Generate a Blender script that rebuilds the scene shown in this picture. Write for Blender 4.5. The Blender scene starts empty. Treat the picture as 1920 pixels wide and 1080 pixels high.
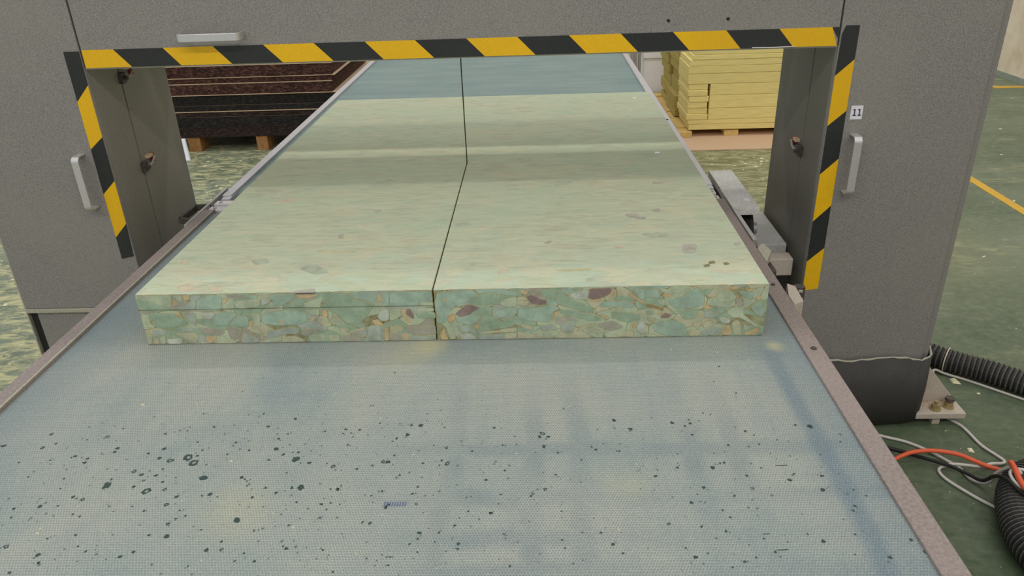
import bpy, bmesh, math, random
from mathutils import Vector, Matrix

# ------------------------------------------------------------------ camera, light, exposure
scene = bpy.context.scene
COL = scene.collection
scene.view_settings.view_transform = 'Standard'
scene.view_settings.look = 'None'
scene.view_settings.gamma = 1.0
scene.view_settings.use_curve_mapping = False
scene.view_settings.exposure = 0.0

camera_data = bpy.data.cameras.new('camera')
camera_data.sensor_width = 36.0
camera_data.lens = 1427.0 / 1920.0 * 36.0
camera_data.clip_start = 0.05
camera = bpy.data.objects.new('camera', camera_data)
camera.matrix_world = Matrix((
    (0.99905751, 0.01777584, 0.03959935, 0.0),
    (0.02762600, 0.44327176, -0.89596147, 0.0),
    (-0.03347974, 0.89621101, 0.44236290, 1.59),
    (0, 0, 0, 1)))
COL.objects.link(camera)
scene.camera = camera

world = bpy.data.worlds.new('hall_ambient')
world.use_nodes = True
world.node_tree.nodes['Background'].inputs[0].default_value = (0.93, 0.97, 1.0, 1)
world.node_tree.nodes['Background'].inputs[1].default_value = 0.58
scene.world = world

def area_lamp(loc, sx, sy, watts, colour=(1.0, 0.97, 0.91)):
    d = bpy.data.lights.new('ceiling_batten', 'AREA')
    d.shape = 'RECTANGLE'; d.size = sx; d.size_y = sy
    d.energy = watts; d.color = colour
    o = bpy.data.objects.new('ceiling_batten', d)
    o.location = loc
    COL.objects.link(o)
    return o

# rows of ceiling light battens running across the hall
area_lamp((-0.3, 1.60, 5.2), 8.0, 0.25, 36)
area_lamp((-0.3, 5.00, 5.2), 11.0, 0.25, 100)
area_lamp((-0.3, -2.40, 5.2), 11.0, 0.3, 235)
area_lamp((-0.3, 10.5, 5.2), 11.0, 0.3, 150)

# ------------------------------------------------------------------ material helpers
def s2l(c):
    c = c / 255.0
    return c / 12.92 if c <= 0.04045 else ((c + 0.055) / 1.055) ** 2.4
def rgb(r, g, b, k=1.0):
    return (s2l(r) * k, s2l(g) * k, s2l(b) * k, 1.0)

class NT:
    def __init__(self, name, rough=0.6, metal=0.0, spec=0.5):
        self.m = bpy.data.materials.new(name)
        self.m.use_nodes = True
        self.t = self.m.node_tree
        self.b = self.t.nodes['Principled BSDF']
        self.b.inputs['Roughness'].default_value = rough
        self.b.inputs['Metallic'].default_value = metal
        self.b.inputs['Specular IOR Level'].default_value = spec
    def n(self, typ, **kw):
        nd = self.t.nodes.new(typ)
        for k, v in kw.items(): setattr(nd, k, v)
        return nd
    def lk(self, a, b): self.t.links.new(a, b)
    def setin(self, sock, v):
        if hasattr(v, 'is_output'): self.lk(v, sock)
        else: sock.default_value = v
    def pos(self): return self.n('ShaderNodeNewGeometry').outputs['Position']
    def obj(self): return self.n('ShaderNodeTexCoord').outputs['Object']
    def xyz(self, v):
        s = self.n('ShaderNodeSeparateXYZ'); self.lk(v, s.inputs[0]); return s.outputs
    def scale(self, v, s, off=(0, 0, 0)):
        m = self.n('ShaderNodeMapping'); self.lk(v, m.inputs[0])
        m.inputs['Scale'].default_value = s; m.inputs['Location'].default_value = off
        return m.outputs[0]
    def noise(self, v, s=5.0, d=3.0, r=0.55, dist=0.0):
        n = self.n('ShaderNodeTexNoise'); self.lk(v, n.inputs['Vector'])
        n.inputs['Scale'].default_value = s; n.inputs['Detail'].default_value = d
        n.inputs['Roughness'].default_value = r; n.inputs['Distortion'].default_value = dist
        return n.outputs['Fac']
    def voro(self, v, s=5.0, feature='F1', out='Distance', rnd=1.0):
        n = self.n('ShaderNodeTexVoronoi', feature=feature); self.lk(v, n.inputs['Vector'])
        n.inputs['Scale'].default_value = s; n.inputs['Randomness'].default_value = rnd
        return n.outputs[out]
    def ramp(self, f, stops, interp='LINEAR'):
        r = self.n('ShaderNodeValToRGB'); self.lk(f, r.inputs[0])
        e = r.color_ramp.elements
        r.color_ramp.interpolation = interp
        while len(e) < len(stops): e.new(0.5)
        for i, (p, c) in enumerate(stops):
            e[i].position = p
            e[i].color = c if not isinstance(c, (int, float)) else (c, c, c, 1)
        return r.outputs[0]
    def math(self, op, a, b=0.0, clamp=False):
        m = self.n('ShaderNodeMath', operation=op); m.use_clamp = clamp
        self.setin(m.inputs[0], a); self.setin(m.inputs[1], b)
        return m.outputs[0]
    def sstep(self, v, lo, hi):
        m = self.n('ShaderNodeMapRange', interpolation_type='SMOOTHSTEP')
        self.setin(m.inputs['Value'], v)
        m.inputs['From Min'].default_value = lo; m.inputs['From Max'].default_value = hi
        return m.outputs[0]
    def band(self, v, c, w, soft):
        d = self.math('ABSOLUTE', self.math('SUBTRACT', v, c))
        return self.math('SUBTRACT', 1.0, self.sstep(d, w, w + soft))
    def mix(self, f, a, b, mode='MIX'):
        m = self.n('ShaderNodeMix', data_type='RGBA', blend_type=mode)
        self.setin(m.inputs[0], f); self.setin(m.inputs[6], a); self.setin(m.inputs[7], b)
        return m.outputs[2]
    def col(self, c): self.setin(self.b.inputs['Base Color'], c); return self
    def rough(self, v): self.setin(self.b.inputs['Roughness'], v); return self
    def bump(self, h, strength=0.2, dist=0.01):
        b = self.n('ShaderNodeBump'); self.lk(h, b.inputs['Height'])
        b.inputs['Strength'].default_value = strength; b.inputs['Distance'].default_value = dist
        self.lk(b.outputs[0], self.b.inputs['Normal']); return self
    def objrand(self): return self.n('ShaderNodeObjectInfo').outputs['Random']

def speckled(name, c, amp=0.25, scale=260.0, rough=0.55, metal=0.0, bump=0.12, dirt=None, dirt_amt=0.3, spec=0.4):
    k = NT(name, rough, metal, spec)
    o = k.pos()
    n1 = k.noise(o, scale, 2.0, 0.6)
    n2 = k.noise(o, 3.5, 4.0, 0.6)
    lo = tuple(x * (1 - amp) for x in c[:3]) + (1,)
    hi = tuple(min(1, x * (1 + amp)) for x in c[:3]) + (1,)
    colr = k.ramp(n1, [(0.32, lo), (0.68, hi)])
    colr = k.mix(k.math('MULTIPLY', k.sstep(n2, 0.35, 0.75), dirt_amt), colr, dirt or hi)
    k.col(colr)
    if bump: k.bump(n1, bump, 0.002)
    return k.m

M = {}
M['cabinet'] = speckled('grey_textured_powder_coat', rgb(136, 132, 128), 0.42, 420, 0.5, 0.0, 0.18, rgb(150, 146, 136), 0.35)
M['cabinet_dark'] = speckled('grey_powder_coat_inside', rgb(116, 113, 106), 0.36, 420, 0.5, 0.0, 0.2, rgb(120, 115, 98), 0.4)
M['cabinet_side'] = speckled('grey_powder_coat_side', rgb(140, 136, 128), 0.36, 420, 0.5, 0.0, 0.18, rgb(150, 146, 130), 0.4)
M['pale_edge'] = speckled('pale_dusty_metal_edge', rgb(170, 165, 148), 0.15, 160, 0.6)  # dusty edges, and the painted light on cabinet edges
M['seam'] = speckled('dark_joint_gap', rgb(30, 29, 27), 0.2, 100, 0.8)
M['handle'] = speckled('brushed_aluminium', rgb(205, 203, 203), 0.06, 300, 0.35, 0.55, 0.05)
M['rail_front'] = speckled('dusty_brown_painted_steel', rgb(142, 130, 125), 0.20, 170, 0.65, 0.0, 0.15, rgb(164, 150, 143), 0.5)
M['rail_rear'] = speckled('pale_aluminium_rail', rgb(186, 183, 188), 0.08, 120, 0.42, 0.35, 0.05)
M['steel'] = speckled('grey_steel', rgb(172, 169, 167), 0.14, 150, 0.45, 0.35, 0.1)
M['steel_dark'] = speckled('dark_greasy_steel', rgb(82, 76, 72), 0.25, 120, 0.55, 0.2, 0.2)
M['white_plate'] = speckled('white_nylon_plate', rgb(222, 214, 216), 0.05, 120, 0.5)
M['cover'] = speckled('grey_dusty_cover', rgb(216, 213, 208), 0.16, 180, 0.6, 0.0, 0.12, rgb(140, 138, 128), 0.5)
M['rubber'] = speckled('black_rubber', rgb(34, 33, 33), 0.2, 160, 0.55, 0.0, 0.15, rgb(52, 50, 48), 0.4)
M['apron'] = speckled('dark_rubber_apron', rgb(62, 60, 58), 0.2, 220, 0.7, 0.0, 0.15, rgb(82, 79, 74), 0.5)
M['hose'] = speckled('black_corrugated_plastic', rgb(82, 79, 77), 0.25, 90, 0.5, 0.0, 0.0, rgb(120, 115, 108), 0.6)
M['cable_white'] = speckled('white_cable_sheath', rgb(205, 198, 192), 0.05, 90, 0.45, 0.0, 0.0)
M['cable_black'] = speckled('black_cable_sheath', rgb(32, 32, 32), 0.1, 90, 0.45, 0.0, 0.0)
M['cable_orange'] = speckled('orange_cable_sheath', rgb(226, 98, 62), 0.06, 90, 0.45, 0.0, 0.0)
M['zip_tie'] = speckled('pale_zip_tie', rgb(215, 205, 180), 0.05, 60, 0.5, 0.0, 0.0)
M['tape_yellow'] = speckled('yellow_hazard_tape', rgb(236, 184, 14), 0.05, 160, 0.42, 0.0, 0.03, rgb(222, 170, 30), 0.5)
M['tape_black'] = speckled('black_hazard_tape', rgb(40, 42, 42), 0.15, 160, 0.45, 0.0, 0.03, rgb(54, 55, 52), 0.5)
M['sticker'] = speckled('white_sticker', rgb(228, 224, 232), 0.03, 40, 0.5, 0.0, 0.0)
M['ink'] = speckled('dark_print', rgb(52, 46, 66), 0.05, 40, 0.6, 0.0, 0.0)
M['red'] = speckled('red_latch_paint', rgb(150, 60, 62), 0.1, 90, 0.5, 0.0, 0.0)
M['blade'] = speckled('dark_blade_steel', rgb(70, 76, 62), 0.1, 200, 0.4, 0.6, 0.0)
M['brass'] = speckled('zinc_plated_bolt', rgb(168, 152, 110), 0.15, 200, 0.45, 0.4, 0.1)
M['bracket'] = speckled('pale_painted_bracket', rgb(188, 176, 163), 0.14, 200, 0.6, 0.0, 0.15)
M['wood'] = speckled('brown_pallet_wood', rgb(166, 118, 72), 0.25, 45, 0.7, 0.0, 0.15)
M['pallet'] = speckled('pale_yellow_pallet_wood', rgb(214, 184, 116), 0.12, 45, 0.7, 0.0, 0.1)
M['hardboard'] = speckled('tan_hardboard', rgb(212, 180, 150), 0.10, 120, 0.7, 0.0, 0.1)
M['white_foam'] = speckled('white_foam', rgb(246, 248, 255), 0.03, 60, 0.6, 0.0, 0.05)
M['facing'] = speckled('pale_facing_film', rgb(206, 178, 148), 0.12, 40, 0.6, 0.0, 0.0)  # beige painted as light on the sheet ledges; also colours latch and dust
M['facing_dim'] = speckled('dim_facing_film', rgb(112, 94, 82), 0.12, 40, 0.6, 0.0, 0.0)  # weaker painted light for the fainter ledges
M['wall'] = speckled('cream_plaster_wall', rgb(236, 222, 198), 0.07, 9, 0.8, 0.0, 0.05, rgb(206, 186, 158), 0.6)
M['wall_base'] = speckled('grey_green_wall_base', rgb(150, 156, 144), 0.12, 30, 0.8)
M['floor_paint'] = speckled('worn_yellow_floor_paint', rgb(228, 180, 58), 0.10, 60, 0.6, 0.0, 0.05, rgb(196, 160, 80), 0.5)

# yellow foam: fine horizontal pressing lines
def yellow(name, c):
    k = NT(name, 0.8, 0, 0.2)
    o = k.pos()
    n = k.noise(k.scale(o, (3, 3, 60)), 3.0, 3.0)
    f = k.noise(o, 220, 2)
    colr = k.ramp(n, [(0.3, tuple(x * 0.86 for x in c[:3]) + (1,)), (0.7, tuple(min(1, x * 1.08) for x in c[:3]) + (1,))])
    r = k.objrand()
    colr = k.mix(k.math('MULTIPLY', r, 0.22), colr, tuple(x * 0.72 for x in c[:3]) + (1,))
    k.col(colr); k.bump(f, 0.15, 0.003)
    return k.m
M['yellow_foam'] = yellow('pale_yellow_foam', rgb(246, 228, 152))
M['olive_foam'] = yellow('olive_yellow_foam', rgb(186, 168, 98))  # the same yellow foam with shade painted in, for the rows behind

def dark_foam(name, a, b, c):
    k = NT(name, 0.9, 0, 0.2)
    o = k.pos()
    n = k.noise(k.scale(o, (1.0, 1.0, 2.2)), 34.0, 4.0, 0.7)
    colr = k.ramp(n, [(0.36, a), (0.52, b), (0.70, c)])
    k.col(colr); k.bump(n, 0.5, 0.01)
    return k.m
M['dark_red'] = dark_foam('dark_red_brown_rebond', rgb(46, 30, 28), rgb(74, 50, 46), rgb(128, 88, 70))
M['dark_black'] = dark_foam('black_rebond', rgb(28, 26, 26), rgb(44, 41, 39), rgb(66, 58, 54))
M['dark_brown'] = dark_foam('dark_brown_rebond', rgb(34, 28, 27), rgb(54, 43, 40), rgb(92, 72, 62))

# green rebonded foam: body, used for the top, sides and the binder seen between the chips
def foam_body():
    k = NT('green_rebonded_foam', 0.9, 0, 0.15)
    o = k.pos()
    st = k.noise(k.scale(o, (1.0, 5.0, 5.0)), 16.0, 5.0, 0.62, 0.6)
    big = k.noise(k.scale(o, (1.0, 1.7, 1.0)), 2.2, 3.0, 0.6)
    cell = k.voro(k.scale(o, (1.0, 2.2, 1.0), (3.1, 1.7, 0)), 15.0, 'F1', 'Color')
    cs = k.xyz(cell)
    top = k.ramp(st, [(0.28, rgb(170, 174, 147)), (0.45, rgb(190, 194, 166)), (0.60, rgb(197, 200, 172)), (0.78, rgb(208, 206, 180))])
    top = k.mix(k.math('MULTIPLY', k.sstep(big, 0.42, 0.66), 0.32), top, rgb(178, 198, 172))
    top = k.mix(k.math('MULTIPLY', k.sstep(cs[0], 0.72, 0.90), 0.22), top, rgb(164, 188, 166))
    top = k.mix(k.math('MULTIPLY', k.sstep(cs[1], 0.88, 0.97), 0.18), top, rgb(218, 194, 164))
    top = k.mix(k.math('MULTIPLY', k.sstep(cs[2], 0.93, 0.98), 0.25), top, rgb(172, 160, 148))
    fine = k.noise(k.scale(o, (1.0, 4.0, 1.0)), 58.0, 4.0, 0.75, 0.5)
    top = k.mix(k.math('MULTIPLY', k.sstep(fine, 0.56, 0.72), 0.42), top, rgb(150, 156, 130))
    top = k.mix(k.math('MULTIPLY', k.sstep(k.noise(k.scale(o, (1, 3.5, 1), (7, 3, 0)), 30.0, 4.0, 0.75, 0.5), 0.58, 0.74), 0.45), top, rgb(218, 214, 190))
    top = k.mix(k.math('MULTIPLY', k.sstep(k.noise(k.scale(o, (1, 2.6, 1), (2, 9, 0)), 17.0, 3.0, 0.7, 0.8), 0.60, 0.70), 0.30), top, rgb(160, 164, 140))
    # larger pastel chips show nearer the cut edge
    s = k.xyz(k.pos())
    edge = k.math('SUBTRACT', 1.0, k.sstep(s[1], 1.47, 1.80))
    vw = k.n('ShaderNodeVectorMath', operation='ADD'); k.lk(k.scale(k.pos(), (1.0, 1.3, 1.0), (0.3, 0.7, 0)), vw.inputs[0])
    wn = k.n('ShaderNodeTexNoise'); k.lk(k.pos(), wn.inputs['Vector']); wn.inputs['Scale'].default_value = 30.0
    wm = k.n('ShaderNodeVectorMath', operation='SCALE'); k.lk(wn.outputs['Color'], wm.inputs[0]); wm.inputs['Scale'].default_value = 0.07; k.lk(wm.outputs[0], vw.inputs[1])
    c2 = k.voro(vw.outputs[0], 17.0, 'F1', 'Color'); q = k.xyz(c2)
    top = k.mix(k.math('MULTIPLY', edge, k.math('MULTIPLY', k.sstep(q[0], 0.35, 0.75), 0.34)), top, rgb(182, 206, 186))
    top = k.mix(k.math('MULTIPLY', edge, k.math('MULTIPLY', k.sstep(q[1], 0.66, 0.86), 0.26)), top, rgb(222, 202, 174))
    top = k.mix(k.math('MULTIPLY', edge, k.math('MULTIPLY', k.sstep(q[2], 0.84, 0.92), 0.26)), top, rgb(182, 172, 158))
    bn = k.noise(o, 46.0, 4.0, 0.7)
    binder = k.ramp(bn, [(0.30, rgb(124, 112, 74)), (0.44, rgb(146, 146, 110)), (0.58, rgb(158, 164, 132)), (0.72, rgb(172, 160, 122)), (0.86, rgb(190, 166, 124))])
    g = k.n('ShaderNodeNewGeometry').outputs['True Normal']
    up = k.sstep(k.xyz(g)[2], 0.4, 0.6)
    k.col(k.mix(up, binder, top))
    k.bump(k.math('ADD', st, fine), 0.25, 0.004)
    return k.m
M['foam'] = foam_body()

def chip(name, c, amp=0.10):
    k = NT(name, 0.9, 0, 0.15)
    o = k.pos()
    n = k.noise(o, 40.0, 3.0, 0.6)
    f = k.noise(o, 420.0, 1.0)
    lo = tuple(x * (1 - 2.2 * amp) for x in c[:3]) + (1,); hi = tuple(min(1, x * (1 + 2.0 * amp)) for x in c[:3]) + (1,)
    a = k.ramp(n, [(0.3, lo), (0.7, hi)])
    a = k.mix(k.math('MULTIPLY', k.sstep(f, 0.40, 0.62), 0.22), a, tuple(x * 0.66 for x in c[:3]) + (1,))
    r = k.objrand()
    a = k.mix(k.math('MULTIPLY', r, 0.22), a, tuple(x * 0.74 for x in c[:3]) + (1,))
    k.col(a); k.bump(f, 0.2, 0.002)
    return k.m
CH = {'G': rgb(156, 176, 150), 'L': rgb(180, 191, 162), 'T': rgb(162, 184, 164), 'U': rgb(168, 178, 164), 'W': rgb(190, 197, 182),
      'P': rgb(186, 186, 156), 'Y': rgb(168, 166, 149), 'M': rgb(146, 128, 122), 'O': rgb(202, 180, 138), 'B': rgb(164, 142, 102),
      'K': rgb(184, 180, 164), 'D': rgb(136, 136, 100), 'R': rgb(204, 192, 166), 'S': rgb(180, 187, 164), 'V': rgb(196, 190, 150)}
CHIPM = {c: chip('foam_chip_' + nm, CH[c]) for c, nm in dict(G='sage', L='light_green', T='teal', U='blue_grey', W='pale', P='cream_green', Y='grey', M='maroon', O='tan', B='brown', K='mauve', D='olive', R='pink', S='soft_grey_green', V='straw').items()}

def joint_mat():
    k = NT('tan_binder_line', 0.9, 0, 0.15)
    k.col(k.ramp(k.noise(k.pos(), 38.0, 3.0, 0.65), [(0.38, rgb(156, 168, 138)), (0.50, rgb(160, 156, 118)), (0.62, rgb(158, 130, 84))]))
    return k.m
M['joint'] = joint_mat()
M['slit'] = speckled('dark_cut_line', rgb(96, 90, 62), 0.2, 90, 0.9, 0.0, 0.0)
def belt_mat():
    k = NT('blue_grey_perforated_belt', 0.55, 0, 0.35)
    p = k.pos(); s = k.xyz(p); X, Y = s[0], s[1]
    big = k.noise(k.scale(p, (1.6, 1.0, 1)), 2.6, 4.0, 0.6, 0.4)
    base = k.ramp(big, [(0.30, rgb(138, 149, 148)), (0.45, rgb(151, 159, 153)), (0.58, rgb(160, 164, 155)), (0.75, rgb(170, 168, 157))])
    stx = k.noise(k.scale(p, (9, 0.7, 1)), 3.0, 3.0, 0.6)
    base = k.mix(k.math('MULTIPLY', k.sstep(stx, 0.52, 0.74), 0.22), base, rgb(128, 142, 148))
    fib = k.noise(k.scale(p, (0.8, 6, 1)), 60.0, 3.0, 0.7)
    base = k.mix(k.math('MULTIPLY', k.sstep(fib, 0.50, 0.75), 0.16), base, rgb(205, 205, 195))
    near = k.math('SUBTRACT', 1.0, k.sstep(Y, 0.95, 1.5))
    # scuffed lattice where boards have lain
    wob = k.math('MULTIPLY', k.math('SUBTRACT', k.noise(p, 5.0, 2.0), 0.5), 0.05)
    Xw = k.math('ADD', X, wob); Yw = k.math('ADD', Y, wob)
    lat = None
    for v, cs in ((Xw, (-0.165, -0.02, 0.055, 0.255, 0.33)), (Yw, (1.075, 0.955, 0.868, 0.80))):
        for c in cs:
            b = k.band(v, c, 0.006, 0.022)
            lat = b if lat is None else k.math('MAXIMUM', lat, b)
    patchy = k.sstep(k.noise(p, 4.0, 3.0), 0.40, 0.62)
    rightish = k.sstep(X, -0.35, -0.1)
    lat = k.math('MULTIPLY', k.math('MULTIPLY', lat, near), k.math('MULTIPLY', rightish, k.math('ADD', 0.35, k.math('MULTIPLY', patchy, 0.65))))
    base = k.mix(k.math('MULTIPLY', lat, 0.50), base, rgb(116, 130, 136))
    # blue worn streaks along both edges
    e1 = k.band(k.math('ADD', X, k.math('MULTIPLY', wob, 0.5)), 0.479, 0.005, 0.022)
    e1 = k.math('MULTIPLY', e1, k.math('SUBTRACT', 1.0, k.sstep(Y, 1.25, 1.55)))
    base = k.mix(k.math('MULTIPLY', e1, 0.62), base, rgb(92, 114, 132))
    e2 = k.sstep(X, 0.38, 0.54); e3 = k.math('SUBTRACT', 1.0, k.sstep(X, -1.06, -0.90))
    base = k.mix(k.math('MULTIPLY', k.math('MAXIMUM', e2, e3), 0.50), base, rgb(108, 126, 136))
    # the stretch beyond the cutter is a cleaner, deeper blue green
    far = k.sstep(Y, 2.4, 2.45)
    deep = k.ramp(k.noise(k.scale(p, (0.5, 2.2, 1)), 5.0, 5.0, 0.7), [(0.3, rgb(92, 120, 122)), (0.7, rgb(126, 150, 146))])
    base = k.mix(k.math('MULTIPLY', far, 0.85), base, deep)
    # pale saw dust blown from the kerf and the corner
    for cx, cy, r, a in ((-0.25, 1.44, 0.055, 0.55), (0.492, 1.42, 0.035, 0.7), (-0.30, 1.40, 0.09, 0.25), (-0.50, 0.93, 0.10, 0.22), (0.14, 0.985, 0.07, 0.22)):
        dx = k.math('SUBTRACT', X, cx); dy = k.math('SUBTRACT', Y, cy)
        d = k.math('SQRT', k.math('ADD', k.math('MULTIPLY', dx, dx), k.math('MULTIPLY', dy, dy)))
        d = k.math('ADD', d, k.math('MULTIPLY', wob, 1.2))
        base = k.mix(k.math('MULTIPLY', k.math('SUBTRACT', 1.0, k.sstep(d, 0.0, r)), a), base, rgb(206, 196, 146))
    grain = k.noise(p, 330.0, 2.0, 0.7)
    base = k.mix(k.math('MULTIPLY', k.sstep(grain, 0.5, 0.68), 0.30), base, rgb(108, 118, 116))
    base = k.mix(k.math('MULTIPLY', k.sstep(grain, 0.5, 0.34), 0.25), base, rgb(192, 194, 186))
    # fine perforation
    row = k.math('MULTIPLY', Y, 1 / 0.0052)
    odd = k.math('MULTIPLY', k.math('MODULO', k.math('FLOOR', row), 2.0), 0.5)
    u = k.math('ADD', k.math('MULTIPLY', X, 1 / 0.0046), odd)
    fu = k.math('SUBTRACT', k.math('FRACT', k.math('ADD', u, 1000.0)), 0.5)
    fv = k.math('SUBTRACT', k.math('FRACT', k.math('ADD', row, 1000.0)), 0.5)
    dd = k.math('SQRT', k.math('ADD', k.math('MULTIPLY', fu, fu), k.math('MULTIPLY', fv, fv)))
    hole = k.math('SUBTRACT', 1.0, k.sstep(dd, 0.20, 0.40))
    base = k.mix(k.math('MULTIPLY', hole, 0.42), base, rgb(66, 84, 88))
    k.col(base)
    k.bump(k.math('SUBTRACT', 1.0, hole), 0.25, 0.001)
    return k.m
M['belt'] = belt_mat()
M['stain'] = speckled('dark_green_splash', rgb(46, 66, 62), 0.2, 300, 0.5, 0.0, 0.0)
M['stain_soft'] = speckled('faded_green_splash', rgb(86, 106, 100), 0.2, 300, 0.5, 0.0, 0.0)
M['scuff'] = speckled('blue_scuff', rgb(96, 106, 132), 0.2, 300, 0.5, 0.0, 0.0)
M['crumb_pale'] = speckled('pale_foam_crumb', rgb(226, 218, 180), 0.1, 90, 0.8, 0.0, 0.0)

def floor_mat():
    k = NT('green_epoxy_floor', 0.42, 0, 0.4)
    p = k.pos(); s = k.xyz(p); X, Y = s[0], s[1]
    n = k.noise(p, 1.3, 6.0, 0.65)
    f = k.noise(p, 30.0, 5.0, 0.75)
    base = k.ramp(n, [(0.30, rgb(88, 102, 80)), (0.50, rgb(110, 122, 100)), (0.72, rgb(128, 137, 116))])
    base = k.mix(k.math('MULTIPLY', k.sstep(f, 0.42, 0.72), 0.40), base, rgb(146, 152, 130))
    base = k.mix(k.math('MULTIPLY', k.sstep(k.noise(p, 120.0, 2.0), 0.5, 0.7), 0.25), base, rgb(70, 80, 62))
    # cleaner green by the cables, with the table's shadow painted in darker
    clean = k.math('MULTIPLY', k.math('SUBTRACT', 1.0, k.sstep(Y, 1.9, 3.0)), k.sstep(X, 0.3, 0.8))
    base = k.mix(k.math('MULTIPLY', clean, 0.80), base, k.mix(k.sstep(f, 0.4, 0.7), rgb(68, 82, 58), rgb(88, 100, 76)))
    # swept drifts of yellowish foam dust
    dn = k.noise(k.scale(p, (1.0, 2.6, 1.0)), 8.0, 8.0, 0.78, 0.9)
    dirt = k.sstep(dn, 0.44, 0.60)
    inner = k.math('MULTIPLY', k.sstep(Y, 2.9, 4.0), k.math('SUBTRACT', 1.0, k.sstep(X, 1.9, 2.4)))
    left = k.math('SUBTRACT', 1.0, k.sstep(X, -1.6, -0.9))
    zone = k.math('MAXIMUM', k.math('MULTIPLY', inner, 0.62), k.math('MULTIPLY', left, 0.80))
    far = k.math('MULTIPLY', k.sstep(k.noise(k.scale(p, (0.7, 2.2, 1)), 2.2, 5.0, 0.7), 0.52, 0.66), 0.42)
    zone = k.math('MAXIMUM', zone, k.math('MULTIPLY', far, k.math('SUBTRACT', 1.0, clean)))
    base = k.mix(k.math('MULTIPLY', k.math('MULTIPLY', inner, k.sstep(X, 0.3, 0.8)), 0.6), base, rgb(112, 112, 70))
    base = k.mix(k.math('MULTIPLY', dirt, zone), base, rgb(204, 198, 152))
    k.col(base); k.bump(f, 0.10, 0.004)
    k.rough(k.math('ADD', 0.38, k.math('MULTIPLY', dirt, 0.4)))
    return k.m
M['floor'] = floor_mat()

# ------------------------------------------------------------------ mesh helpers
class MB:
    def __init__(self): self.v = []; self.f = []; self.mi = []; self.sm = []
    def add(self, vs, fs, mi=0, smooth=False):
        o = len(self.v); self.v += [tuple(p) for p in vs]
        for f in fs: self.f.append([i + o for i in f]); self.mi.append(mi); self.sm.append(smooth)
        return self
    def box(self, x0, x1, y0, y1, z0, z1, mi=0):
        vs = [(x0, y0, z0), (x1, y0, z0), (x1, y1, z0), (x0, y1, z0), (x0, y0, z1), (x1, y0, z1), (x1, y1, z1), (x0, y1, z1)]
        return self.add(vs, [(0, 3, 2, 1), (4, 5, 6, 7), (0, 1, 5, 4), (1, 2, 6, 5), (2, 3, 7, 6), (3, 0, 4, 7)], mi)
    def prism(self, poly, a, b, mi=0):
        """poly: list of 3D points of one cap; a, b: offset vectors of the two caps"""
        n = len(poly); a = Vector(a); b = Vector(b)
        vs = [Vector(p) + a for p in poly] + [Vector(p) + b for p in poly]
        fs = [tuple(range(n))[::-1], tuple(range(n, 2 * n))] + [(i, (i + 1) % n, n + (i + 1) % n, n + i) for i in range(n)]
        return self.add(vs, fs, mi)
    def cyl(self, p0, p1, r0, r1=None, n=20, mi=0):
        return self.sweep([p0, p1], [r0, r0 if r1 is None else r1], n, mi)
    def sweep(self, pts, radii, n=10, mi=0, caps=True, closed=False, smooth=True):
        P = [Vector(p) for p in pts]; N = len(P)
        if not isinstance(radii, (list, tuple)): radii = [radii] * N
        up = Vector((0, 0, 1)); rings = []; prev = None
        for i in range(N):
            if closed: t = P[(i + 1) % N] - P[i - 1]
            else: t = P[min(i + 1, N - 1)] - P[max(i - 1, 0)]
            t.normalize()
            if prev is None:
                a = t.cross(up)
                if a.length < 1e-3: a = t.cross(Vector((1, 0, 0)))
            else: a = prev - t * prev.dot(t)
            a.normalize(); prev = a; b = t.cross(a)
            rings.append([P[i] + (a * math.cos(6.283185 * j / n) + b * math.sin(6.283185 * j / n)) * radii[i] for j in range(n)])
        o = [p for r in rings for p in r]; fs = []
        for i in range(N if closed else N - 1):
            k = (i + 1) % N
            for j in range(n): fs.append((i * n + j, i * n + (j + 1) % n, k * n + (j + 1) % n, k * n + j))
        self.add(o, fs, mi, smooth)
        if caps and not closed:
            self.add(rings[0], [tuple(range(n))[::-1]], mi); self.add(rings[-1], [tuple(range(n))], mi)
        return self
    def build(self, name, mats, parent=None, bevel=0.0, seg=2, fix=True):
        off = Vector(parent['_o']) if parent is not None and '_o' in parent.keys() else Vector((0, 0, 0))
        me = bpy.data.meshes.new(name)
        me.from_pydata([tuple(Vector(p) - off) for p in self.v], [], self.f)
        if not isinstance(mats, (list, tuple)): mats = [mats]
        for m in mats: me.materials.append(m)
        for p, mi, sm in zip(me.polygons, self.mi, self.sm): p.material_index = mi; p.use_smooth = sm
        if fix:
            bm = bmesh.new(); bm.from_mesh(me); bmesh.ops.recalc_face_normals(bm, faces=bm.faces); bm.to_mesh(me); bm.free()
        o = bpy.data.objects.new(name, me); COL.objects.link(o)
        if parent is not None:
            o.parent = parent; o['_o'] = tuple(off)
        if bevel:
            b = o.modifiers.new('bevel', 'BEVEL'); b.width = bevel; b.segments = seg; b.limit_method = 'ANGLE'; b.angle_limit = 0.6
        return o

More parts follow.
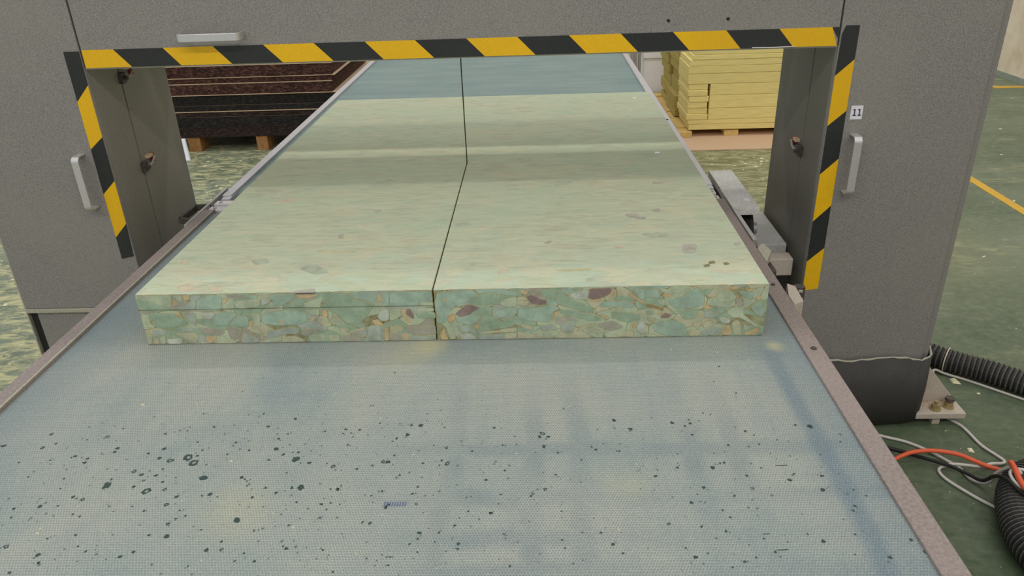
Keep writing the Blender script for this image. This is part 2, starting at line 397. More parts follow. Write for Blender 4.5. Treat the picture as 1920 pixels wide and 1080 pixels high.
def tag(o, label=None, cat=None, group=None, kind=None):
    if label: o['label'] = label
    if cat: o['category'] = cat
    if group: o['group'] = group
    if kind: o['kind'] = kind
    return o
def thing(name, loc, label, cat, group=None):
    o = bpy.data.objects.new(name, None); o.empty_display_size = 0.1
    o.location = loc; o['_o'] = tuple(loc); COL.objects.link(o)
    return tag(o, label, cat, group)
def solo(o, base):
    """give a single-mesh thing an origin at its base"""
    b = Vector(base)
    for v in o.data.vertices: v.co -= b
    o.location = b
    return o
def smooth_path(pts, sub=8):
    P = [Vector(p) for p in pts]; out = []
    for i in range(len(P) - 1):
        p0 = P[max(i - 1, 0)]; p1 = P[i]; p2 = P[i + 1]; p3 = P[min(i + 2, len(P) - 1)]
        for k in range(sub):
            t = k / sub
            out.append(0.5 * ((2 * p1) + (p2 - p0) * t + (2 * p0 - 5 * p1 + 4 * p2 - p3) * t * t + (3 * p1 - p0 - 3 * p2 + p3) * t ** 3))
    out.append(P[-1]); return out
def resample(P, step):
    out = [P[0].copy()]; acc = 0.0
    for a, b in zip(P, P[1:]):
        L = (b - a).length
        if L < 1e-9: continue
        d = step - acc
        while d <= L:
            out.append(a.lerp(b, d / L)); d += step
        acc = (acc + L) % step
    return out
# ------------------------------------------------------------------ measured outlines (mm on the cut face; metres on the top; mm on the belt)
CHIPS = [('L',[(17,123),(38,125),(87,124),(88,113),(83,96),(77,94),(49,101),(31,112)]),('G',[(9,119),(30,111),(49,100),(77,92),(78,84),(10,85),(8,100)]),('L',[(90,124),(111,123),(112,108),(103,104),(97,114)]),('O',[(112,124),(132,124),(125,111),(115,109)]),('O',[(89,113),(96,110),(98,100),(87,96),(85,99)]),('T',[(140,108),(161,122),(201,122),(194,85),(174,83),(136,84)]),('U',[(133,123),(160,123),(140,109),(135,86),(98,85),(95,94),(126,100)]),('Y',[(207,123),(253,123),(249,112),(230,110),(213,115)]),('T',[(260,122),(283,123),(278,113),(265,110),(257,114)]),('O',[(202,115),(213,113),(208,105),(198,98)]),('L',[(219,106),(284,113),(282,95),(241,86),(229,89)]),('L',[(9,80),(27,78),(27,56),(29,43),(9,43),(7,57)]),('G',[(33,78),(77,81),(104,67),(113,55),(106,48),(50,42),(36,53)]),('O',[(83,79),(98,80),(102,72),(88,74)]),('U',[(104,79),(133,81),(132,58),(124,46),(113,60)]),('W',[(145,81),(179,81),(172,69),(160,60),(149,68)]),('T',[(181,81),(221,80),(225,73),(204,53),(199,46),(169,47),(167,61)]),('T',[(225,73),(252,69),(245,42),(225,39),(202,46)]),('L',[(253,77),(278,76),(272,42),(260,42),(259,62)]),('O',[(249,56),(258,52),(254,42),(247,46)]),('P',[(71,30),(122,31),(128,20),(120,1),(92,14)]),('W',[(52,15),(89,16),(87,1),(51,1)]),('P',[(24,17),(35,19),(33,1),(19,1)]),('L',[(36,17),(52,25),(49,1),(36,1)]),('L',[(8,29),(23,26),(16,1),(7,1)]),('U',[(25,39),(57,39),(55,27),(25,20)]),('U',[(80,42),(120,43),(122,34),(87,31)]),('O',[(142,20),(168,21),(168,13),(152,1),(143,5)]),('Y',[(128,44),(177,40),(191,30),(175,20),(140,24)]),('P',[(129,8),(141,3),(148,1),(127,1)]),('Y',[(195,47),(226,36),(229,29),(213,9),(197,12)]),('U',[(230,27),(243,23),(265,11),(262,1),(217,1)]),('P',[(167,9),(209,7),(211,1),(159,1)]),('W',[(287,114),(300,113),(307,105),(295,97),(283,95)]),('T',[(297,123),(359,122),(357,110),(332,94),(309,90),(309,108)]),('M',[(362,126),(409,124),(407,121),(365,121)]),('O',[(363,120),(410,120),(414,117),(389,110),(369,112)]),('G',[(360,110),(387,108),(371,89),(342,89),(349,100)]),('L',[(375,97),(398,108),(427,115),(417,98),(414,85),(380,86)]),('G',[(428,110),(445,123),(478,122),(492,108),(514,99),(537,94),(527,81),(509,58),(496,44),(469,45),(445,69),(426,97)]),('T',[(480,123),(542,123),(538,97),(511,101),(491,110)]),('O',[(544,120),(550,116),(549,98),(542,97)]),('T',[(555,123),(569,123),(565,87),(549,87)]),('T',[(280,75),(326,83),(364,82),(383,72),(379,53),(358,45),(311,43),(275,50)]),('L',[(376,83),(412,84),(410,68),(392,68)]),('O',[(414,81),(428,83),(427,63),(416,63)]),('L',[(429,81),(440,74),(435,57),(428,63)]),('O',[(384,53),(391,65),(399,65),(394,53)]),('O',[(317,60),(327,56),(326,48),(318,48)]),('L',[(436,62),(456,59),(466,43),(433,44)]),('W',[(543,79),(565,82),(562,52),(544,50),(536,62)]),('O',[(522,54),(536,57),(552,40),(543,39),(527,42)]),('U',[(509,34),(519,42),(539,42),(543,27),(540,1),(510,1)]),('O',[(548,33),(557,37),(559,23),(555,1),(546,1)]),('P',[(471,28),(508,39),(507,29),(453,18)]),('P',[(445,35),(471,36),(470,28),(451,20)]),('Y',[(452,16),(493,21),(504,2),(449,1)]),('P',[(420,19),(447,18),(445,1),(424,1)]),('L',[(378,19),(413,22),(415,2),(376,1)]),('Y',[(366,37),(394,36),(395,28),(375,14),(360,20)]),('U',[(397,41),(424,41),(420,29),(401,28)]),('P',[(313,10),(333,19),(353,15),(373,2),(315,1)]),('L',[(266,1),(286,11),(318,20),(313,5)]),('U',[(284,31),(333,39),(360,37),(355,23),(320,20),(282,11)]),('P',[(272,32),(276,21),(274,11),(267,8)]),('T',[(569,123),(625,124),(662,123),(662,98),(634,97),(627,87),(606,85),(566,87)]),('L',[(631,98),(663,96),(663,85),(636,85)]),('M',[(603,82),(612,81),(619,61),(616,54),(607,61),(600,69)]),('O',[(593,82),(601,81),(599,69),(608,58),(613,46),(604,46),(592,61)]),('L',[(565,83),(590,83),(590,63),(571,52),(562,52)]),('G',[(621,69),(647,75),(665,71),(666,56),(639,55),(625,59)]),('L',[(624,82),(662,83),(664,74),(626,72)]),('Y',[(595,39),(610,41),(663,40),(664,14),(615,14),(602,22)]),('P',[(561,40),(587,41),(594,29),(585,21),(559,21)]),('Y',[(558,18),(584,17),(585,1),(556,1)]),('O',[(588,19),(602,20),(601,1),(589,1)]),('U',[(606,15),(662,11),(662,1),(604,1)]),('T',[(671,119),(681,121),(757,123),(758,111),(731,93),(712,87),(693,68),(685,44),(668,43),(666,83)]),('O',[(683,106),(691,107),(695,99),(685,97)]),('M',[(734,90),(748,89),(765,81),(746,68),(733,55),(719,57),(707,66)]),('O',[(696,64),(707,67),(710,52),(697,44),(689,51)]),('G',[(739,100),(772,117),(795,119),(812,109),(805,92),(770,84),(741,91)]),('T',[(798,121),(834,121),(846,115),(846,107),(817,111)]),('L',[(805,90),(823,104),(846,106),(845,81),(819,80)]),('T',[(793,69),(819,80),(845,80),(845,65),(826,62),(804,54)]),('T',[(710,57),(746,65),(766,60),(755,43),(738,38),(709,44)]),('O',[(745,33),(757,41),(760,36),(757,25)]),('L',[(685,34),(701,36),(708,3),(694,1)]),('O',[(671,14),(682,34),(684,21),(691,1),(673,1)]),('U',[(710,39),(732,37),(756,21),(756,11),(742,21),(716,19)]),('W',[(713,13),(734,20),(753,8),(752,1),(718,1)]),('O',[(711,3),(726,3),(724,1),(713,1)]),('G',[(767,60),(798,56),(809,45),(838,43),(838,35),(811,27),(759,21),(760,33)]),('P',[(758,19),(811,27),(844,30),(843,20),(814,17),(757,14)]),('G',[(805,52),(821,54),(835,45),(815,43)]),('U',[(757,11),(814,16),(810,1),(758,1)]),('P',[(815,15),(843,18),(843,3),(813,1)]),('O',[(849,120),(871,120),(868,110),(861,110)]),('M',[(865,104),(874,111),(885,107),(895,100),(911,96),(909,87),(890,84),(874,89)]),('P',[(864,86),(887,84),(886,80),(867,81)]),('G',[(892,122),(932,123),(940,113),(958,105),(975,92),(1009,78),(1013,65),(987,64),(961,76),(938,83),(927,93),(914,99),(901,108)]),('T',[(938,124),(984,124),(961,113),(955,107),(942,113)]),('W',[(958,108),(980,119),(995,120),(1000,112),(998,95),(984,96),(964,101)]),('M',[(1000,123),(1049,124),(1047,111),(1038,103),(1011,94),(998,99),(1000,112)]),('O',[(1040,99),(1051,118),(1055,111),(1047,99)]),('O',[(1001,94),(1027,99),(1023,91),(1008,90)]),('T',[(1027,88),(1047,94),(1096,86),(1105,76),(1076,74),(1045,77),(1023,79)]),('G',[(1054,100),(1070,106),(1098,97),(1099,88),(1050,95)]),('T',[(1092,120),(1120,122),(1121,94),(1111,94),(1102,105)]),('O',[(1081,107),(1095,106),(1110,94),(1122,89),(1121,81),(1103,93)]),('P',[(1015,76),(1045,77),(1045,71),(1016,66)]),('P',[(1058,76),(1079,77),(1076,72),(1059,67)]),('T',[(845,78),(889,80),(926,86),(938,75),(923,67),(916,42),(873,44),(845,55)]),('G',[(935,73),(961,72),(990,62),(1019,57),(1031,43),(999,44),(970,53),(941,60)]),('O',[(925,67),(934,70),(936,61),(926,58),(923,45),(919,47)]),('Y',[(928,52),(955,58),(976,46),(947,43),(938,33),(926,40)]),('U',[(939,40),(973,42),(970,26),(964,14),(949,13),(938,20)]),('P',[(973,19),(982,31),(1016,38),(1017,30),(990,24),(979,17)]),('P',[(850,36),(860,39),(879,31),(879,22),(855,28)]),('Y',[(1021,38),(1051,44),(1075,31),(1072,24),(1049,16),(1019,30)]),('O',[(1020,60),(1045,53),(1044,46),(1028,51)]),('G',[(1048,66),(1091,63),(1114,55),(1112,43),(1080,37),(1051,51)]),('P',[(1055,11),(1096,21),(1102,10),(1099,2),(1064,2)]),('W',[(1104,28),(1111,42),(1124,41),(1125,10),(1116,8),(1106,18)]),('O',[(1095,35),(1105,37),(1101,23),(1095,24)]),('L',[(989,17),(1018,23),(1049,14),(1020,11),(990,14)]),('L',[(899,15),(926,23),(938,15),(926,5),(902,8)]),('P',[(843,20),(863,16),(899,8),(908,2),(843,1)]),('U',[(891,34),(926,37),(932,23),(899,19)]),('P',[(932,5),(943,11),(985,7),(1014,1),(946,1)]),('T',[(1120,119),(1147,119),(1154,103),(1150,96),(1127,100),(1121,97)]),('L',[(1149,120),(1200,116),(1207,110),(1192,107),(1158,109)]),('O',[(1155,106),(1178,109),(1181,101),(1161,97)]),('T',[(1206,108),(1230,122),(1242,114),(1249,96),(1248,78),(1223,69),(1186,70),(1166,91),(1201,99)]),('G',[(1231,114),(1267,120),(1257,104),(1251,98)]),('G',[(1187,67),(1226,69),(1240,69),(1232,43),(1207,43),(1199,55)]),('B',[(1122,84),(1141,82),(1164,72),(1160,65),(1140,72),(1122,78)]),('L',[(1147,93),(1164,93),(1165,77),(1148,84)]),('M',[(1154,52),(1166,62),(1181,55),(1173,47),(1158,47)]),('O',[(1147,62),(1160,64),(1156,56),(1150,56)]),('O',[(1252,82),(1264,73),(1266,67),(1246,69)]),('O',[(1268,107),(1274,105),(1266,94),(1261,96)]),('L',[(1279,112),(1304,111),(1317,96),(1308,85),(1279,84),(1272,96)]),('T',[(1317,108),(1341,112),(1353,104),(1349,86),(1331,95)]),('O',[(1298,122),(1325,120),(1310,113),(1300,113)]),('O',[(1329,115),(1349,115),(1348,108),(1338,110)]),('Y',[(1313,95),(1329,95),(1334,74),(1322,71),(1313,84)]),('O',[(1357,97),(1369,99),(1366,87),(1357,89)]),('L',[(1295,61),(1308,72),(1331,69),(1336,52),(1370,25),(1365,22),(1325,46),(1311,45)]),('T',[(1277,75),(1291,74),(1295,61),(1283,55),(1276,67)]),('T',[(1345,73),(1369,83),(1379,63),(1374,45),(1358,55)]),('U',[(1248,61),(1263,65),(1281,53),(1270,45),(1250,46)]),('O',[(1235,61),(1244,57),(1246,49),(1236,51)]),('T',[(1140,26),(1153,41),(1187,44),(1211,31),(1218,11),(1207,1),(1169,2),(1147,13)]),('P',[(1224,35),(1248,41),(1241,16),(1229,25)]),('P',[(1247,31),(1256,41),(1270,39),(1273,27),(1252,19)]),('W',[(1279,47),(1296,48),(1310,40),(1306,31),(1290,32)]),('U',[(1247,16),(1278,25),(1291,20),(1290,2),(1248,2)]),('O',[(1294,25),(1306,30),(1316,3),(1293,2)]),('P',[(1310,33),(1320,41),(1330,36),(1336,2),(1319,2)]),('L',[(1335,31),(1355,19),(1340,11)]),('O',[(1340,7),(1369,22),(1373,12),(1365,1),(1341,2)]),('L',[(1125,11),(1155,4),(1155,1),(1125,1)]),('P',[(1126,53),(1146,49),(1144,36),(1130,40)]),('P',[(1218,15),(1244,18),(1246,2),(1219,1)]),('G',[(1123,68),(1140,67),(1142,58),(1126,55)])]
FLAKES = [('K',[(0.333,1.684),(0.372,1.685),(0.355,1.629),(0.329,1.63)]),('D',[(0.375,1.58),(0.39,1.588),(0.392,1.573),(0.377,1.568)]),('D',[(0.407,1.573),(0.418,1.578),(0.422,1.566),(0.409,1.561)]),('D',[(0.361,1.563),(0.376,1.571),(0.376,1.557),(0.363,1.552)]),('K',[(0.219,1.89),(0.248,1.904),(0.274,1.864),(0.267,1.849),(0.231,1.87)]),('K',[(0.29,1.922),(0.316,1.933),(0.323,1.904),(0.304,1.901)]),('R',[(0.363,1.821),(0.389,1.83),(0.382,1.809),(0.363,1.806)]),('R',[(0.456,1.853),(0.472,1.841),(0.464,1.83),(0.456,1.842)]),('R',[(-0.761,2.067),(-0.707,2.077),(-0.702,2.054),(-0.752,2.048)]),('K',[(-0.52,1.79),(-0.504,1.8),(-0.5,1.764),(-0.51,1.761)]),('R',[(-0.873,1.647),(-0.852,1.653),(-0.843,1.624),(-0.863,1.628)]),('U',[(-0.562,1.585),(-0.546,1.617),(-0.494,1.579),(-0.486,1.558),(-0.516,1.551)]),('K',[(-0.541,1.468),(-0.498,1.482),(-0.49,1.461),(-0.537,1.46)]),('U',[(0.027,2.179),(0.091,2.184),(0.092,2.149),(0.042,2.138)]),('K',[(0.332,2.151),(0.362,2.144),(0.353,2.135),(0.325,2.137)]),('O',[(-0.547,1.692),(-0.446,1.681),(-0.447,1.674),(-0.543,1.682)]),('U',[(0.244,1.756),(0.311,1.766),(0.313,1.735),(0.267,1.727)]),('R',[(-0.163,1.814),(-0.14,1.82),(-0.145,1.806),(-0.161,1.803)]),('U',[(0.095,1.505),(0.119,1.512),(0.12,1.494),(0.096,1.492)]),('R',[(-0.103,1.553),(-0.074,1.569),(-0.077,1.546),(-0.097,1.538)]),('K',[(0.457,1.687),(0.477,1.693),(0.469,1.67),(0.456,1.668)]),('U',[(-0.694,1.639),(-0.658,1.65),(-0.644,1.624),(-0.671,1.61)]),('W',[(-1.022,2.256),(-0.984,2.269),(-0.966,2.241),(-1.003,2.228)]),('U',[(-0.48,2.231),(-0.45,2.234),(-0.451,2.219),(-0.473,2.215)]),('R',[(0.172,1.685),(0.197,1.678),(0.193,1.665),(0.173,1.672)]),('K',[(-0.46,1.96),(-0.438,1.967),(-0.438,1.951),(-0.455,1.948)]),('P',[(0.006,1.71),(0.02,1.726),(0.027,1.719),(0.014,1.697)]),('U',[(-0.228,1.847),(-0.188,1.86),(-0.18,1.837),(-0.218,1.828)]),('O',[(0.029,1.555),(0.113,1.557),(0.1,1.547),(0.04,1.544)]),('R',[(-0.817,1.505),(-0.787,1.52),(-0.758,1.479),(-0.797,1.473)]),('R',[(-0.733,1.491),(-0.713,1.501),(-0.699,1.474),(-0.722,1.472)])]
SPOTS = [(-997,1102,5.1,0),(-814,1127,4.6,1),(-919,1095,3.5,0),(-844,1070,4.0,0),(-817,1052,3.9,0),(-817,1063,3.4,0),(-777,1091,4.5,0),(-777,1081,3.0,0),(-689,1089,3.5,0),(-686,1062,3.4,0),(-664,1055,6.5,1),(-635,1064,7.3,1),(-619,1049,7.7,1),(-620,1068,3.4,0),(-715,1027,4.3,1),(-698,1018,3.5,0),(-671,1016,2.8,0),(-586,1008,7.5,0),(-519,1009,3.0,0),(-745,991,6.5,0),(-697,987,3.0,0),(-670,976,7.3,1),(-652,999,2.6,0),(-687,1003,2.8,1),(-640,980,3.2,1),(-612,962,3.8,0),(-558,967,4.1,0),(-570,964,2.5,0),(-769,957,3.6,1),(-788,963,3.2,0),(-832,941,3.6,0),(-873,936,2.7,0),(-752,917,2.4,0),(-484,959,2.7,0),(-621,943,3.8,1),(-591,911,2.6,0),(-578,917,2.2,0),(-491,907,6.0,0),(-599,899,3.2,1),(-589,873,5.1,0),(-540,886,2.1,0),(-833,853,4.7,1),(-772,835,3.7,0),(-761,820,2.7,0),(-642,831,3.1,0),(-626,840,2.9,0),(-515,844,4.1,0),(-492,845,2.9,1),(-794,801,2.8,0),(-434,821,2.6,0),(-530,812,1.6,0),(-926,1135,3.1,0),(-938,1054,2.5,0),(-901,1107,2.5,0),(-713,1076,2.2,0),(-701,842,2.1,0),(-745,1007,2.1,0),(-707,1133,2.8,0),(-563,1105,2.5,0),(-531,1082,2.9,0),(-884,1059,2.5,0),(-736,876,2.6,0),(-777,869,2.1,0),(-618,875,2.5,0),(-455,837,2.4,0),(-543,961,1.8,0),(-487,1115,3.2,0),(-482,1085,5.4,0),(-465,1069,3.1,0),(-439,1056,6.7,0),(-439,1075,2.9,0),(-412,1046,3.8,0),(-487,1055,2.9,0),(-474,1129,2.5,0),(-371,1129,2.2,0),(-355,1095,2.4,0),(-367,1035,3.7,1),(-324,1028,3.0,0),(-282,1047,3.8,1),(-274,1046,4.2,0),(-251,1123,3.9,0),(-269,1112,2.4,0),(-265,1064,2.1,0),(-212,1042,2.8,0),(-169,1041,4.2,1),(-180,1049,2.6,0),(-175,1083,2.6,0),(-75,1090,2.4,0),(-468,982,2.7,0),(-424,981,2.7,0),(-409,982,5.9,0),(-447,970,2.5,0),(-358,978,2.5,0),(-346,977,3.6,0),(-364,942,3.3,0),(-359,911,2.8,1),(-257,934,3.2,0),(-270,972,2.2,0),(-212,982,2.7,1),(-219,965,1.8,0),(-209,941,3.0,1),(-100,998,2.7,0),(-74,962,2.2,0),(-87,919,3.4,0),(-195,877,3.7,0),(-288,901,2.1,0),(-276,898,2.7,1),(-393,846,3.5,0),(-337,843,2.0,0),(-404,895,2.1,0),(-133,854,2.8,0),(-133,844,2.2,0),(-193,838,2.0,0),(-232,828,1.8,0),(-267,826,1.8,0),(-311,800,2.2,0),(-232,813,1.8,0),(-65,874,2.0,0),(-406,947,2.0,0),(-300,1038,2.1,0),(-54,810,2.1,0),(-142,892,2.5,0),(-4,1123,5.3,1),(-9,1113,3.4,0),(6,1113,3.6,0),(-2,1085,3.3,0),(23,1068,2.3,0),(89,1075,2.8,0),(82,1082,1.9,0),(130,1070,2.1,0),(17,1009,2.5,0),(-1,974,3.9,1),(-21,963,3.0,1),(62,1047,2.1,0),(183,1004,3.1,0),(223,1025,2.5,0),(264,1114,2.6,0),(321,1084,2.8,0),(282,1024,3.6,0),(303,1037,2.7,0),(257,975,3.2,0),(231,940,3.1,0),(335,973,3.2,1),(333,1003,2.2,0),(284,907,2.0,0),(188,893,3.0,1),(236,887,2.0,0),(271,877,2.2,0),(83,876,2.0,0),(99,852,3.0,0),(112,834,2.3,0),(216,826,3.5,0),(205,844,2.5,0),(285,817,2.8,0),(324,862,2.0,0),(302,955,2.1,0),(362,1022,2.6,1),(24,922,1.9,0),(303,825,1.7,0),(265,807,1.7,0),(412,1007,2.4,0),(400,992,3.9,0),(446,968,3.8,0),(454,1001,2.6,0),(509,953,2.5,0),(494,967,1.9,0),(483,930,2.7,0),(476,920,2.2,0),(537,858,2.7,0),(548,834,4.2,0),(493,824,3.2,0),(409,856,3.5,0),(460,870,2.2,0),(524,1112,2.1,0),(517,1090,2.1,0),(391,870,1.8,0),(-474,1176,3.1,0),(-519,1152,3.6,0),(-230,1151,4.5,0),(-369,1141,3.0,0),(-93,1141,3.4,0),(-308,1159,2.0,0),(-342,1139,2.5,0),(-407,1136,2.5,0),(-248,1152,3.0,0),(-582,1320,1.7,0),(-309,1333,1.7,0),(-478,1338,1.7,0),(129,1160,3.4,0),(156,1133,3.4,0),(234,1151,3.4,0),(266,1148,2.7,0),(266,1159,1.9,0),(256,1141,1.9,0),(360,1340,2.4,0),(372,1244,2.3,0),(296,1180,1.7,0),(360,1123,2.8,0),(308,1174,1.5,0),(454,1140,2.4,0),(479,1135,5.7,0),(-622,1153,2.1,0),(-753,1187,1.9,0),(-864,1156,2.1,0)]
random.seed(11)
# ------------------------------------------------------------------ the setting
fl = MB().box(-9, 9, -5, 14, -0.1, 0.0).build('floor', M['floor']); tag(fl, kind='structure')
wr = MB().box(4.49, 4.7, -5, 14, 0.0, 5.6).build('wall_right', M['wall']); tag(wr, kind='structure')
wb = MB().box(-9, 4.49, 13.8, 14, 0.0, 5.6).build('wall_back', M['wall']); tag(wb, kind='structure')
MB().box(4.478, 4.49, -5, 13.8, 0.0, 0.05).build('wall_base', M['wall_base'], wr)
MB().box(2.66, 2.716, -3.0, 7.0, 0.0, 0.0025).build('floor_marking', M['floor_paint'], fl)
mk = MB(); mk.prism([(4.11, 7.42, 0), (4.18, 7.17, 0), (4.45, 7.15, 0), (4.45, 7.23, 0), (4.23, 7.25, 0), (4.17, 7.44, 0)], (0, 0, 0), (0, 0, 0.0025))
mk.build('floor_marking', M['floor_paint'], fl)

# ------------------------------------------------------------------ conveyors
def conveyor(name, y0, y1, label, front):
    r = thing(name, (-0.262, y0, 0), label, 'conveyor')
    rail = M['rail_front'] if front else M['rail_rear']
    xo0, xi0, xi1, xo1 = (-1.110, -1.070, 0.547, 0.588) if front else (-1.100, -1.064, 0.545, 0.580)
    b = MB()
    # belt loop: top run, bottom run and rounded noses
    prof = [(y0 + 0.06, 0.740), (y1 - 0.02, 0.740)]
    for i in range(1, 8): a = math.pi / 2 - math.pi * i / 8; prof.append((y1 - 0.02 + 0.02 * math.cos(a) * 0.9, 0.70 + 0.04 * math.sin(a)))
    prof += [(y1 - 0.02, 0.66), (y0 + 0.06, 0.66)]
    for i in range(1, 8): a = -math.pi / 2 - math.pi * i / 8; prof.append((y0 + 0.06 + 0.055 * math.cos(a), 0.70 + 0.04 * math.sin(a)))
    b.prism([(xi0, y, z) for y, z in prof], (0, 0, 0), (xi1 - xi0, 0, 0))
    belt = b.build('belt', M['belt'], r)
    for a, c in ((xo0, xi0), (xi1, xo1)):
        MB().box(a, c, y0, y1, 0.735, 0.7465).build('side_rail', rail, r, 0.002)
        inner = 0.004
        xa = c - inner if a < 0 else a
        if not (front and a > 0): MB().box(xa - 0.0, xa + inner, y0, y1, 0.7467, 0.7495).build('rail_lip', M['pale_edge'] if front else M['rail_rear'], r)
        MB().box(a + 0.004, c - 0.012, y0, y1, 0.60, 0.7349).build('side_beam', M['steel_dark'] if front else M['steel'], r)
    for y in (y0 + 0.18, y1 - 0.32):
        for xx in (xo0 + 0.008, xo1 - 0.058):
            l = MB().box(xx, xx + 0.05, y, y + 0.05, 0.02, 0.5999); l.box(xx - 0.02, xx + 0.07, y - 0.02, y + 0.07, 0.0, 0.02)
            l.build('leg', M['steel_dark'], r)
    if not front:
        MB().box(-1.055, -1.015, y0 + 1.0, y1 - 0.5, 0.61, 0.64).build('cross_brace', M['steel_dark'], r)
    return r, belt
front, belt_f = conveyor('conveyor_table', 0.25, 2.332, 'front conveyor table with stained blue grey belt and dusty brown side rails', True)
rear, belt_r = conveyor('conveyor_table', 2.470, 6.6, 'rear conveyor table with clean blue green belt and pale metal rails beyond the cutting arch', False)

# nose bars either side of the blade gap
MB().box(-1.104, 0.580, 2.341, 2.380, 0.715, 0.7395).build('nose_bar', M['white_plate'], front, 0.002)
MB().box(-1.104, 0.578, 2.400, 2.437, 0.715, 0.7395).build('nose_bar', M['white_plate'], rear, 0.002)
for xx in (-1.085, 0.566):
    MB().cyl((xx, 2.362, 0.7395), (xx, 2.362, 0.7425), 0.006, n=12).build('bolt', M['steel'], front)
    MB().cyl((xx, 2.418, 0.7395), (xx, 2.418, 0.7425), 0.006, n=12).build('bolt', M['steel'], rear)
MB().box(-1.092, -1.062, 2.439, 2.512, 0.728, 0.744).build('end_plate', M['rail_rear'], rear, 0.001)
MB().box(0.552, 0.578, 2.439, 2.512, 0.728, 0.744).build('end_plate', M['rail_rear'], rear, 0.001)
# outer strip and looped guard on the left of the joint
MB().box(-1.121, -1.112, 2.20, 2.56, 0.722, 0.7455).build('outer_strip', M['steel'], front, 0.001)
g = MB()
pth = [(-1.116, 2.392, 0.738), (-1.158, 2.386, 0.738), (-1.163, 2.270, 0.738), (-1.116, 2.250, 0.738)]
for a, b2 in zip(pth, pth[1:]):
    d = (Vector(b2) - Vector(a)).normalized(); nrm = Vector((-d.y, d.x, 0)) * 0.0045
    a3 = Vector(a) - d * 0.0045; b3 = Vector(b2) + d * 0.0045
    g.prism([a3 + nrm, b3 + nrm, b3 - nrm, a3 - nrm], (0, 0, -0.014), (0, 0, 0.007))
g.build('guard_loop', M['steel_dark'], front, 0.001)
# raised strip, stop block and limit bracket on the right rail
MB().box(0.5885, 0.600, 1.975, 2.23, 0.725, 0.752).build('outer_strip', M['steel'], front, 0.001)
st = MB(); st.prism([(0.589, 1.93, 0.742), (0.613, 1.965, 0.742), (0.622, 1.91, 0.742), (0.589, 1.835, 0.742)], (0, 0, -0.02), (0, 0, 0.004))
st.build('gusset_plate', M['pale_edge'], front, 0.001)
MB().box(0.589, 0.622, 1.845, 1.905, 0.66, 0.716).build('stop_block', M['steel_dark'], front, 0.003)
lb = MB(); lb.prism([(0.590, 1.645, 0.745), (0.590, 1.60, 0.745), (0.616, 1.615, 0.745), (0.621, 1.695, 0.745), (0.605, 1.71, 0.745)], (0, 0, -0.05), (0, 0, 0.0))
lbo = lb.build('limit_bracket', M['bracket'], front, 0.001)
sw = MB().box(0.622, 0.645, 1.690, 1.710, 0.700, 0.743); sw.box(0.628, 0.638, 1.686, 1.690, 0.730, 0.737, 1); sw.box(0.632, 0.641, 1.686, 1.690, 0.708, 0.715, 1)
sw.build('switch', [M['steel_dark'], M['pale_edge']], front, 0.001)
MB().cyl((0.568, 1.395, 0.7465), (0.568, 1.395, 0.749), 0.006, n=12).build('bolt', M['steel_dark'], front)
MB().cyl((0.568, 1.70, 0.7465), (0.568, 1.70, 0.749), 0.005, n=12).build('bolt', M['steel_dark'], front)
MB().cyl((0.5625, 3.36, 0.7465), (0.5625, 3.36, 0.7482), 0.008, n=12).build('rail_screw', M['seam'], rear)

# splashes on the front belt (flat stains)
def blob(mb, x, y, z, r, ring, mi, asp=1.0):
    n = 11 if r > 0.003 else 7
    ph = random.uniform(0, 6.28)
    k = [1 + 0.28 * random.uniform(-1, 1) for _ in range(n)]
    sy = random.uniform(0.75, 1.25)
    out = [(x + r * k[i] * math.cos(ph + 6.283 * i / n), y + r * k[i] * sy * math.sin(ph + 6.283 * i / n), z) for i in range(n)]
    if ring:
        inn = [(x + (px - x) * random.uniform(0.30, 0.5) + r * 0.08, y + (py - y) * random.uniform(0.30, 0.5), z) for px, py, _ in out]
        mb.add(out + inn, [(i, (i + 1) % n, n + (i + 1) % n, n + i) for i in range(n)], mi)
    else:
        mb.add(out, [tuple(range(n))], mi)
stains = MB()
for x, y, r, ring in SPOTS:
    blob(stains, x / 1000, y / 1000, 0.7402, max(r, 1.5) / 1000 * 1.0, ring, 0)
    if random.random() < 0.6:
        for _ in range(2):
            blob(stains, x / 1000 + random.uniform(-1, 1) * r * 0.0021, y / 1000 + random.uniform(-1, 1) * r * 0.0021, 0.7402, random.uniform(0.0006, 0.0016), 0, 1)
for _ in range(900):
    x = random.uniform(-0.9, 0.5); y = random.choice([random.uniform(0.79, 1.2), random.gauss(1.0, 0.1)])
    if x > 0.0 and random.random() < 0.45: continue
    if y < 0.5 or y > 1.32: continue
    if abs(x) > 0.52 and x > 0: continue
    blob(stains, x, y, 0.7402, random.choice([0.0007, 0.0009, 0.0012, 0.0016, 0.0022]), 0, random.choice([0, 1, 1]))
for _ in range(160):
    blob(stains, random.uniform(-0.9, 0.45), random.uniform(1.1, 1.44), 0.7402, random.choice([0.0006, 0.0008, 0.0012]), 0, 1)
